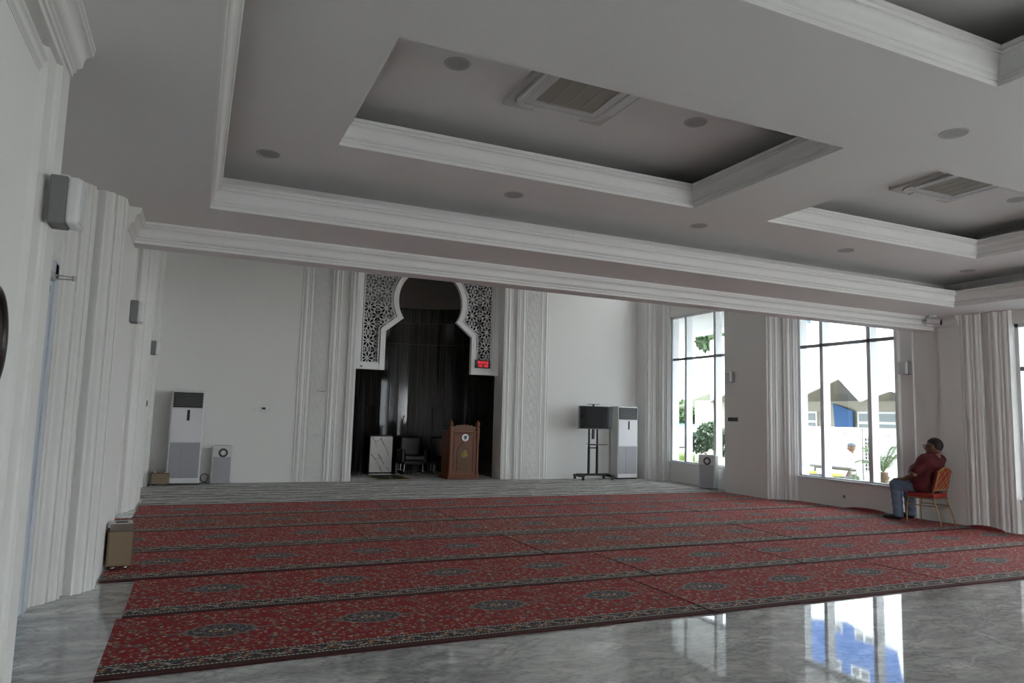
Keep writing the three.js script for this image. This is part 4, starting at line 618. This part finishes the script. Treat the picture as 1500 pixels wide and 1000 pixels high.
// ---- white outdoor units
function unit(z0, z1, label) {
  const t = thing('outdoor_unit', label, 'air conditioner', [17, GY, (z0 + z1) / 2], 0, 'white outdoor units in the yard'), w = z1 - z0;
  mesh('cabinet', rb(0.8, 1.72, w - 0.02, 0.02, 0.4, 1.29, 0), mat(0.7, 0.7, 0.69, 0.5), t); mesh('stand', merge(bx(0.7, 0.43, 0.12, 0.4, 0.215, -w / 2 + 0.15), bx(0.7, 0.43, 0.12, 0.4, 0.215, w / 2 - 0.15)), M.dark, t);
  const gz = -w / 2 + 0.17, g = mesh('coil_grille', bx(0.02, 0.95, 0.24, -0.004, 1.45, gz), M.dark, t);
  for (let i = 0; i < 10; i++) mesh('grille_slat', bx(0.014, 0.022, 0.26, -0.02, 1.0 + i * 0.1, gz), M.white, g); for (const s of [-0.09, 0, 0.09]) mesh('grille_slat', bx(0.014, 0.95, 0.02, -0.022, 1.45, gz + s), M.white, g);
  mesh('badge', merge(bx(0.004, 0.03, 0.16, -0.003, 2.0, 0.12), bx(0.004, 0.025, 0.08, -0.003, 1.94, 0.17)), mat(0.25, 0.28, 0.6, 0.5), t);
  mesh('top_cap', rb(0.82, 0.03, w, 0.01, 0.4, 2.155, 0), mat(0.8, 0.8, 0.78, 0.5), t);
}
unit(-16.7, -15.42, 'white outdoor unit at the end of its row, behind the first yellow kerb block'); unit(-15.4, -14.05, 'white outdoor unit behind the walking person in the white shirt'); unit(-14.03, -12.7, 'white outdoor unit behind the tall palm fronds');
for (const [z, l] of [[-13.75, 'yellow kerb block before the end unit of the outdoor row'], [-12.95, 'yellow kerb block beside the walking person']]) { const o = thing('kerb_block', l, 'block', [14.6, GY, z], 0, 'yellow and black kerb blocks'); mesh('block', rb(0.35, 1.03, 0.34, 0.02, 0, 0.515, 0), mat(0.75, 0.6, 0.08, 0.7), o); mesh('black_band', rb(0.36, 0.98, 0.3, 0.02, 0, 0.49, 0.33), M.dark, o); }
const pr = thing('pipe_rail', 'grey pipe run above the yellow kerb blocks', 'pipe', [15.0, GY, -13.4]); mesh('pipe', merge(rod(V(0, 1.16, -0.6), V(0, 1.16, 0.7), 0.035, 10), rod(V(0.15, 1.12, -0.6), V(0.15, 1.12, 0.7), 0.03, 10)), M.grey, pr); for (const z of [-0.5, 0.6]) mesh('post', rod(V(0.05, 0, z), V(0.05, 1.1, z), 0.03), M.grey, pr);
// ---- person walking outside
const mo = thing('person', 'person in a white shirt and grey cap walking outside past the outdoor units', 'person', [15.6, GY, -13.15], 0.5);
{
  const body = [bone([0, 0.9, 0], [0, 1.35, 0.02], 0.15, 0.17), bone([-0.15, 1.42, 0.02], [0.15, 1.42, 0.02], 0.07, 0.07), bone([0, 1.42, 0.01], [0, 1.56, -0.03], 0.055, 0.05)], hd = [ball([0, 1.66, -0.05], [0.078, 0.11, 0.095]), bone([0, 1.65, -0.14], [0, 1.62, -0.15], 0.012, 0.014)];
  const arms = [-1, 1].flatMap((s) => [bone([s * 0.2, 1.4, 0.02], [s * 0.25, 1.12, -0.03], 0.05, 0.042), bone([s * 0.25, 1.12, -0.03], [s * 0.24, 0.88, -0.16], 0.04, 0.028), bone([s * 0.24, 0.88, -0.16], [s * 0.24, 0.8, -0.2], 0.03, 0.022)]), lg = [[-0.1, -0.22], [0.1, 0.2]].flatMap(([x, d]) => [bone([x, 0.9, 0], [x, 0.48, d * 0.6 - 0.04], 0.09, 0.06), bone([x, 0.48, d * 0.6 - 0.04], [x, 0.06, d], 0.055, 0.04), bone([x, 0.045, d], [x, 0.035, d - 0.16], 0.04, 0.035)]);
  mesh('body', mergeGeometries([skin(blend([...body.map((f) => (x, y, z) => f(x, y, z) + 0.02), ...arms, ...lg], 0.03), [-0.4, -0.02, -0.5], [0.4, 1.62, 0.4], 0.018), skin(blend(hd, 0.02), [-0.12, 1.5, -0.2], [0.12, 1.82, 0.1], 0.009)].map(plain)), mat(0.26, 0.14, 0.09, 0.6), mo);
  const sh = blend([...body.slice(0, 2), ...[-1, 1].map((s) => bone([s * 0.2, 1.4, 0.02], [s * 0.245, 1.15, -0.02], 0.07, 0.065))], 0.05); mesh('white_shirt', skin((x, y, z) => Math.max(sh(x, y, z), 0.82 - y), [-0.4, 0.78, -0.3], [0.4, 1.55, 0.3], 0.016), mat(0.82, 0.82, 0.8, 0.8), mo);
  const tz = blend([bone([-0.06, 0.88, 0], [0.06, 0.88, 0], 0.14, 0.14), ...[[-0.1, -0.22], [0.1, 0.2]].flatMap(([x, d]) => [bone([x, 0.86, 0], [x, 0.48, d * 0.6 - 0.04], 0.105, 0.078), bone([x, 0.48, d * 0.6 - 0.04], [x, 0.1, d], 0.075, 0.06)])], 0.03); mesh('trousers', skin((x, y, z) => Math.max(tz(x, y, z), 0.07 - y), [-0.35, 0.03, -0.4], [0.35, 1.05, 0.4], 0.016), mat(0.05, 0.05, 0.06, 0.9), mo);
  mesh('cap', skin((x, y, z) => Math.min(Math.max(ball([0, 1.69, -0.045], [0.092, 0.1, 0.108])(x, y, z), 1.69 - y), Math.max(ball([0, 1.695, -0.15], [0.07, 0.012, 0.075])(x, y, z), 0)), [-0.12, 1.64, -0.26], [0.12, 1.82, 0.1], 0.008), mat(0.13, 0.14, 0.16, 0.9), mo);
}
// ---- palms
const frondM = new THREE.MeshStandardMaterial({ color: rgb(0.12, 0.19, 0.07), roughness: 0.7, side: THREE.DoubleSide }), trunkM = mat(0.16, 0.11, 0.07, 0.9);
function frond(len, up, bend, az) {
  const ax = [], n = 16, pos = []; for (let i = 0; i <= n; i++) { const t = i / n; ax.push(V(Math.cos(az) * len * t * (1 - up * 0.7), len * (up * t - bend * t * t), Math.sin(az) * len * t * (1 - up * 0.7))); }
  const side = V(-Math.sin(az), 0, Math.cos(az)); for (let i = 2; i <= n; i++) for (const s of [-1, 1]) { const a = ax[i], l = len * 0.28 * Math.sin(Math.PI * (0.12 + 0.8 * i / n)), d = ax[i].clone().sub(ax[i - 1]).normalize(), tip = a.clone().addScaledVector(side, s * l * 0.8).addScaledVector(d, l * 0.6).add(V(0, -l * 0.25, 0)), b = a.clone().addScaledVector(d, len * 0.02); pos.push(a.x, a.y, a.z, b.x, b.y, b.z, tip.x, tip.y, tip.z); }
  const g = new THREE.BufferGeometry(); g.setAttribute('position', new THREE.Float32BufferAttribute(pos, 3)); g.setAttribute('uv', new THREE.Float32BufferAttribute(new Float32Array(pos.length / 3 * 2), 2)); g.computeVertexNormals(); return [g, tube(ax, 0.012, 12, 4)];
}
function palm(pos, trunk, n, len, ups, label) { const t = thing('palm', label, 'palm', pos, 0, 'garden palms outside the window'); mesh('trunk', merge(cyl(0.09, 0.13, trunk, 0, trunk / 2, 0, 10), ...Array.from({ length: 5 }, (_, i) => cyl(0.12, 0.1, 0.06, 0, trunk * (i + 0.5) / 5, 0, 10))), trunkM, t); for (let i = 0; i < n; i++) { const f = mesh('frond', merge(frond(len * rr(0.8, 1.15), rr(...ups), rr(0.1, 0.5), i / n * 6.283 + rr(-0.2, 0.2)).map(plain)), frondM, t); f.position.y = trunk; } }
palm([13.6, GY, -10.72], 1.25, 12, 1.15, [0.5, 1.05], 'palm with tall upright fronds close to the window frame');
palm([13.9, GY, -11.75], 0.75, 11, 0.8, [0.3, 0.75], 'low palm with drooping fronds below the walking person');
// ---- garden shrub
function leaves(n, rx, ry, rz, s, c) { const l = new THREE.CircleGeometry(s, 5).scale(0.6, 1, 1), out = []; for (let i = 0; i < n; i++) { const a = rr(0, 6.283), b = Math.acos(rr(-1, 1)), r = Math.cbrt(rr(0.25, 1)); out.push(l.clone().rotateX(rr(0, 3)).rotateY(rr(0, 6)).translate(c[0] + rx * r * Math.sin(b) * Math.cos(a), c[1] + ry * r * Math.cos(b), c[2] + rz * r * Math.sin(b) * Math.sin(a))); } return merge(out); }
const leafM = (r, g, b) => new THREE.MeshStandardMaterial({ color: rgb(r, g, b), roughness: 0.8, side: THREE.DoubleSide });
const sb = thing('garden_shrub', 'dark green rounded shrub on short stems outside the far window', 'shrub', [17, GY, -20.3]);
mesh('stems', merge(rod(V(0, 0, 0), V(-0.1, 1.1, -0.25), 0.05), rod(V(0, 0, 0.05), V(0.05, 1.2, 0.1), 0.06), rod(V(0, 0.4, 0.05), V(0, 1.2, 0.55), 0.04)), trunkM, sb);
mesh('foliage', merge(leaves(900, 0.5, 0.5, 0.55, 0.07, [0, 1.75, -0.1]), leaves(600, 0.45, 0.4, 0.42, 0.07, [0, 1.45, -0.7]), leaves(800, 0.5, 0.5, 0.5, 0.07, [0, 1.5, 0.65])), leafM(0.045, 0.085, 0.04), sb);
const gb = thing('tall_grass', 'tuft of bright green grass on the lawn outside the far window', 'grass', [0, GY, 0]); gb.userData.kind = 'stuff';
{ const pos = []; for (let i = 0; i < 9000; i++) { const x = rr(20, 27.5), z = rr(-1.5, 1.5) * 4 - x * 1.28, h = rr(0.1, 0.32), a = rr(0, 6.28), w = 0.03; pos.push(x, 0, z, x + Math.cos(a) * w, 0, z + Math.sin(a) * w, x + rr(-0.06, 0.06), h, z + rr(-0.06, 0.06)); } const g = new THREE.BufferGeometry(); g.setAttribute('position', new THREE.Float32BufferAttribute(pos, 3)); g.setAttribute('uv', new THREE.Float32BufferAttribute(new Float32Array(pos.length / 3 * 2), 2)); g.computeVertexNormals(); mesh('blades', g, leafM(0.13, 0.19, 0.04), gb); }
// ---- canopy tent
const tent = thing('canopy_tent', 'pale green pyramid canopy tent on the lawn', 'tent', [30, GY, -36]);
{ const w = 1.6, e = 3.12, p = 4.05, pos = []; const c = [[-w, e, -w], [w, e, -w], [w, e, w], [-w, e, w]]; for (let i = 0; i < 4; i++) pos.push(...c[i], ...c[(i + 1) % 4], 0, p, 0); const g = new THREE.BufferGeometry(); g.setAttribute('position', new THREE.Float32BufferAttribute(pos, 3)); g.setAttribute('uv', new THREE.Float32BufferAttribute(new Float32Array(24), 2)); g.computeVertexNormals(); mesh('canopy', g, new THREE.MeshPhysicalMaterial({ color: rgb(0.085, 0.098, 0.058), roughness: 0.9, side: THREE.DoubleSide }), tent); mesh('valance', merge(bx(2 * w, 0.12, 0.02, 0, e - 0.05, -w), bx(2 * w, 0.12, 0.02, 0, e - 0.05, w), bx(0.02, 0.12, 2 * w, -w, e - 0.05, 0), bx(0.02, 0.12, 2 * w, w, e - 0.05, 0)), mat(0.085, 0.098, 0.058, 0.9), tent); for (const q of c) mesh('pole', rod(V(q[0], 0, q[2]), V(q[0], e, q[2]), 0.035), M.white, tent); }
// ---- parked car
const car = thing('parked_car', 'dark silver parked car beyond the lawn outside the far window', 'car', [38, GY, -48.5], 0.95);
{ const pts = [[-2.2, 0.35], [-2.25, 0.8], [-1.9, 1.05], [-1.2, 1.12], [-0.6, 1.66], [1.2, 1.72], [1.95, 1.2], [2.2, 1.1], [2.25, 0.4]], s = new THREE.Shape(pts.map((p) => new THREE.Vector2(...p)));
  mesh('body', new THREE.ExtrudeGeometry(s, { depth: 1.66, bevelEnabled: true, bevelSize: 0.06, bevelThickness: 0.08, bevelSegments: 3 }).translate(0, 0, -0.83), mat(0.34, 0.36, 0.4, 0.3, { metalness: 0.3 }), car);
  const win = new THREE.Shape([[-1.0, 1.14], [-0.52, 1.58], [1.1, 1.62], [1.7, 1.18]].map((p) => new THREE.Vector2(...p))); mesh('side_windows', new THREE.ExtrudeGeometry(win, { depth: 1.86, bevelEnabled: false }).translate(0, 0, -0.93), M.black, car);
  for (const x of [-1.4, 1.45]) for (const z of [-0.86, 0.86]) mesh('wheel', merge(cyl(0.34, 0.34, 0.2, 0, 0, 0, 20), cyl(0.2, 0.2, 0.22, 0, 0, 0, 14)).rotateX(Math.PI / 2).translate(x, 0.34, z), M.dark, car);
  for (const z of [-0.7, 0.7]) mesh('tail_lamp', bx(0.06, 0.22, 0.3, 2.28, 0.9, z), mat(0.5, 0.03, 0.03, 0.4), car); mesh('bumper', rb(0.2, 0.25, 1.7, 0.06, 2.25, 0.5, 0), mat(0.6, 0.6, 0.6, 0.4), car); }
// ---- fence, far trees
const fe = thing('boundary_fence', 'white boundary fence with a blue top rail beyond the road', 'fence', [0, GY, 0]);
{ const a = V(47, 0, -78), b = V(47, 0, -38); mesh('panel', bx(0.1, 1.55, 40, 47, 0.78, -58), mat(0.7, 0.72, 0.75, 0.8), fe); mesh('blue_rail', bx(0.14, 0.38, 40, 46.98, 1.74, -58), mat(0.12, 0.3, 0.6, 0.7), fe); for (let i = 0; i < 14; i++) mesh('post', bx(0.2, 1.9, 0.2, 46.95, 0.95, -77 + i * 3), mat(0.65, 0.66, 0.68, 0.8), fe); }
function tree(x, z, h, r, label, c) { const t = thing('tree', label, 'tree', [x, GY, z], 0, 'trees beyond the fence'); mesh('trunk', merge(rod(V(0, 0, 0), V(0.1, h * 0.6, 0), 0.28, 10, 0.2), rod(V(0.1, h * 0.5, 0), V(r * 0.5, h * 0.8, 0.3), 0.14), rod(V(0.1, h * 0.5, 0), V(-r * 0.4, h * 0.8, -0.4), 0.14)), trunkM, t); mesh('crown', merge(leaves(1500, r, r * 0.75, r, 0.28, [0, h * 0.78, 0]), leaves(700, r * 0.7, r * 0.5, r * 0.7, 0.26, [r * 0.5, h * 0.6, r * 0.5])), leafM(...c), t); }
[[52, -71, 4.6, 2.3, [0.07, 0.13, 0.05]], [51, -65, 4.0, 2.0, [0.09, 0.16, 0.06]], [53, -59, 4.6, 2.3, [0.06, 0.12, 0.05]], [44.5, -52, 13, 2.4, [0.07, 0.12, 0.05]], [54, -78, 5, 2.4, [0.08, 0.15, 0.06]]].forEach(([x, z, h, r, c], i) => tree(x, z, h, r, ['broad dark tree beyond the fence', 'low light green tree beyond the fence', 'dense dark tree behind the parked car and fence', 'tree with bare trunk beside the canopy tent', 'tree at the far end of the boundary fence'][i], c));
// ---- folded white canopy building across the yard
const bd = thing('folded_roof_building', 'white building with folded zigzag canopy and a blue panel across the yard', 'building', [0, 0, 0]);
{
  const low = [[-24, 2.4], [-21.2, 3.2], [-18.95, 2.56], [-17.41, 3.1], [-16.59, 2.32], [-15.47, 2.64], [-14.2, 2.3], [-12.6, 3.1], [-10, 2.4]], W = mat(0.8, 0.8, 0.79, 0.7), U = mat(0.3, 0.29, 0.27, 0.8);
  const s = new THREE.Shape(); s.moveTo(-24, 5.0); for (const p of low) s.lineTo(...p); s.lineTo(-10, 5.0); s.lineTo(-14, 5.6); s.lineTo(-17.3, 4.9); s.lineTo(-20, 5.4); s.closePath();
  mesh('zigzag_fascia', new THREE.ExtrudeGeometry(s, { depth: 0.12, bevelEnabled: false }).rotateY(-Math.PI / 2).translate(20.12, 0, 0), W, bd);
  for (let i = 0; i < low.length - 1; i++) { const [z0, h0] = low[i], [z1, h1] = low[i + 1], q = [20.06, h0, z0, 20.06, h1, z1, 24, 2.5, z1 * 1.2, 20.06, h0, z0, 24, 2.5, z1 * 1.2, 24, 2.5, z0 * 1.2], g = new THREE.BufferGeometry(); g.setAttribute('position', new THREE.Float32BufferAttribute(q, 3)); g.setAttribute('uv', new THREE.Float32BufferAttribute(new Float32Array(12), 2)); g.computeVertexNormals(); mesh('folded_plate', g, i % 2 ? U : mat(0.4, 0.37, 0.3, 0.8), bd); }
  mesh('wall', span(24, 24.3, GY, 2.6, -30, -11), mat(0.45, 0.43, 0.35, 0.8), bd);
  const bp = new THREE.Shape([[-21.05, 2.4], [-20.1, 2.1], [-20.1, 1.2], [-20.95, 1.2]].map((p) => new THREE.Vector2(...p))); mesh('blue_panel', new THREE.ExtrudeGeometry(bp, { depth: 0.06, bevelEnabled: false }).rotateY(-Math.PI / 2).translate(23.9, 0, 0), mat(0.03, 0.12, 0.32, 0.6), bd);
  for (const [a, b] of [[-23.4, -21.95], [-19.95, -18.2]]) { const f = mesh('window', span(23.92, 24.0, 1.2, 2.08, a, b), M.white, bd); mesh('pane', span(23.9, 23.93, 1.28, 1.6, a + 0.08, (a + b) / 2 - 0.04), mat(0.16, 0.2, 0.2, 0.2), f); mesh('pane', span(23.9, 23.93, 1.28, 1.6, (a + b) / 2 + 0.04, b - 0.08), mat(0.16, 0.2, 0.2, 0.2), f); mesh('pane', span(23.9, 23.93, 1.7, 2.0, a + 0.08, (a + b) / 2 - 0.04), mat(0.16, 0.2, 0.2, 0.2), f); mesh('pane', span(23.9, 23.93, 1.7, 2.0, (a + b) / 2 + 0.04, b - 0.08), mat(0.16, 0.2, 0.2, 0.2), f); }
}
const tw = thing('blue_tower_block', 'white office block with slanted blue upper storeys behind the zigzag canopy', 'building', [30, GY, 0]);
{
  const Y = -GY; mesh('white_storeys', span(0, 8, 0, 7.45 + Y, -32, -20.5), mat(0.8, 0.8, 0.79, 0.7), tw);
  const s = new THREE.Shape([[-29.5, 6.75], [-27.9, 6.75], [-27.75, 7.4], [-25.0, 7.3], [-23.8, 7.9], [-24.3, 10.0], [-24.0, 14], [-29.5, 14]].map(([a, b]) => new THREE.Vector2(a, b + Y))); mesh('blue_storeys', new THREE.ExtrudeGeometry(s, { depth: 7, bevelEnabled: false }).rotateY(-Math.PI / 2).translate(6.9, 0, 0), mat(0.045, 0.13, 0.36, 0.6), tw);
  const gl = mat(0.1, 0.12, 0.13, 0.2);
  for (const [a, b, c, d] of [[-27.3, -26.5, 5.3, 6.6], [-26.3, -25.7, 5.3, 6.6], [-25.5, -24.9, 5.4, 6.5], [-29.4, -28.6, 5.4, 6.4], [-26.95, -26.1, 7.95, 8.65], [-25.35, -24.3, 8.0, 8.7], [-27.1, -26.2, 10, 10.9], [-25.6, -24.6, 10, 10.9]]) { const f = mesh('window', span(-0.14, 0.02, c + Y, d + Y, a, b), M.white, tw); for (let i = 0; i < 2; i++) for (let j = 0; j < 2; j++) mesh('pane', span(-0.17, -0.1, c + Y + 0.08 + j * (d - c) / 2, c + Y - 0.04 + (j + 1) * (d - c) / 2, a + 0.08 + i * (b - a) / 2, a - 0.04 + (i + 1) * (b - a) / 2), gl, f); }
  mesh('slanted_fin', new THREE.ExtrudeGeometry(new THREE.Shape([[-23.3, 6.0], [-22.6, 9.5], [-21.2, 11], [-20.5, 6]].map(([a, b]) => new THREE.Vector2(a, b + Y))), { depth: 0.3, bevelEnabled: false }).rotateY(-Math.PI / 2).translate(-0.2, 0, 0), mat(0.88, 0.88, 0.88, 0.6), tw);
}
renderer.render(scene, camera);
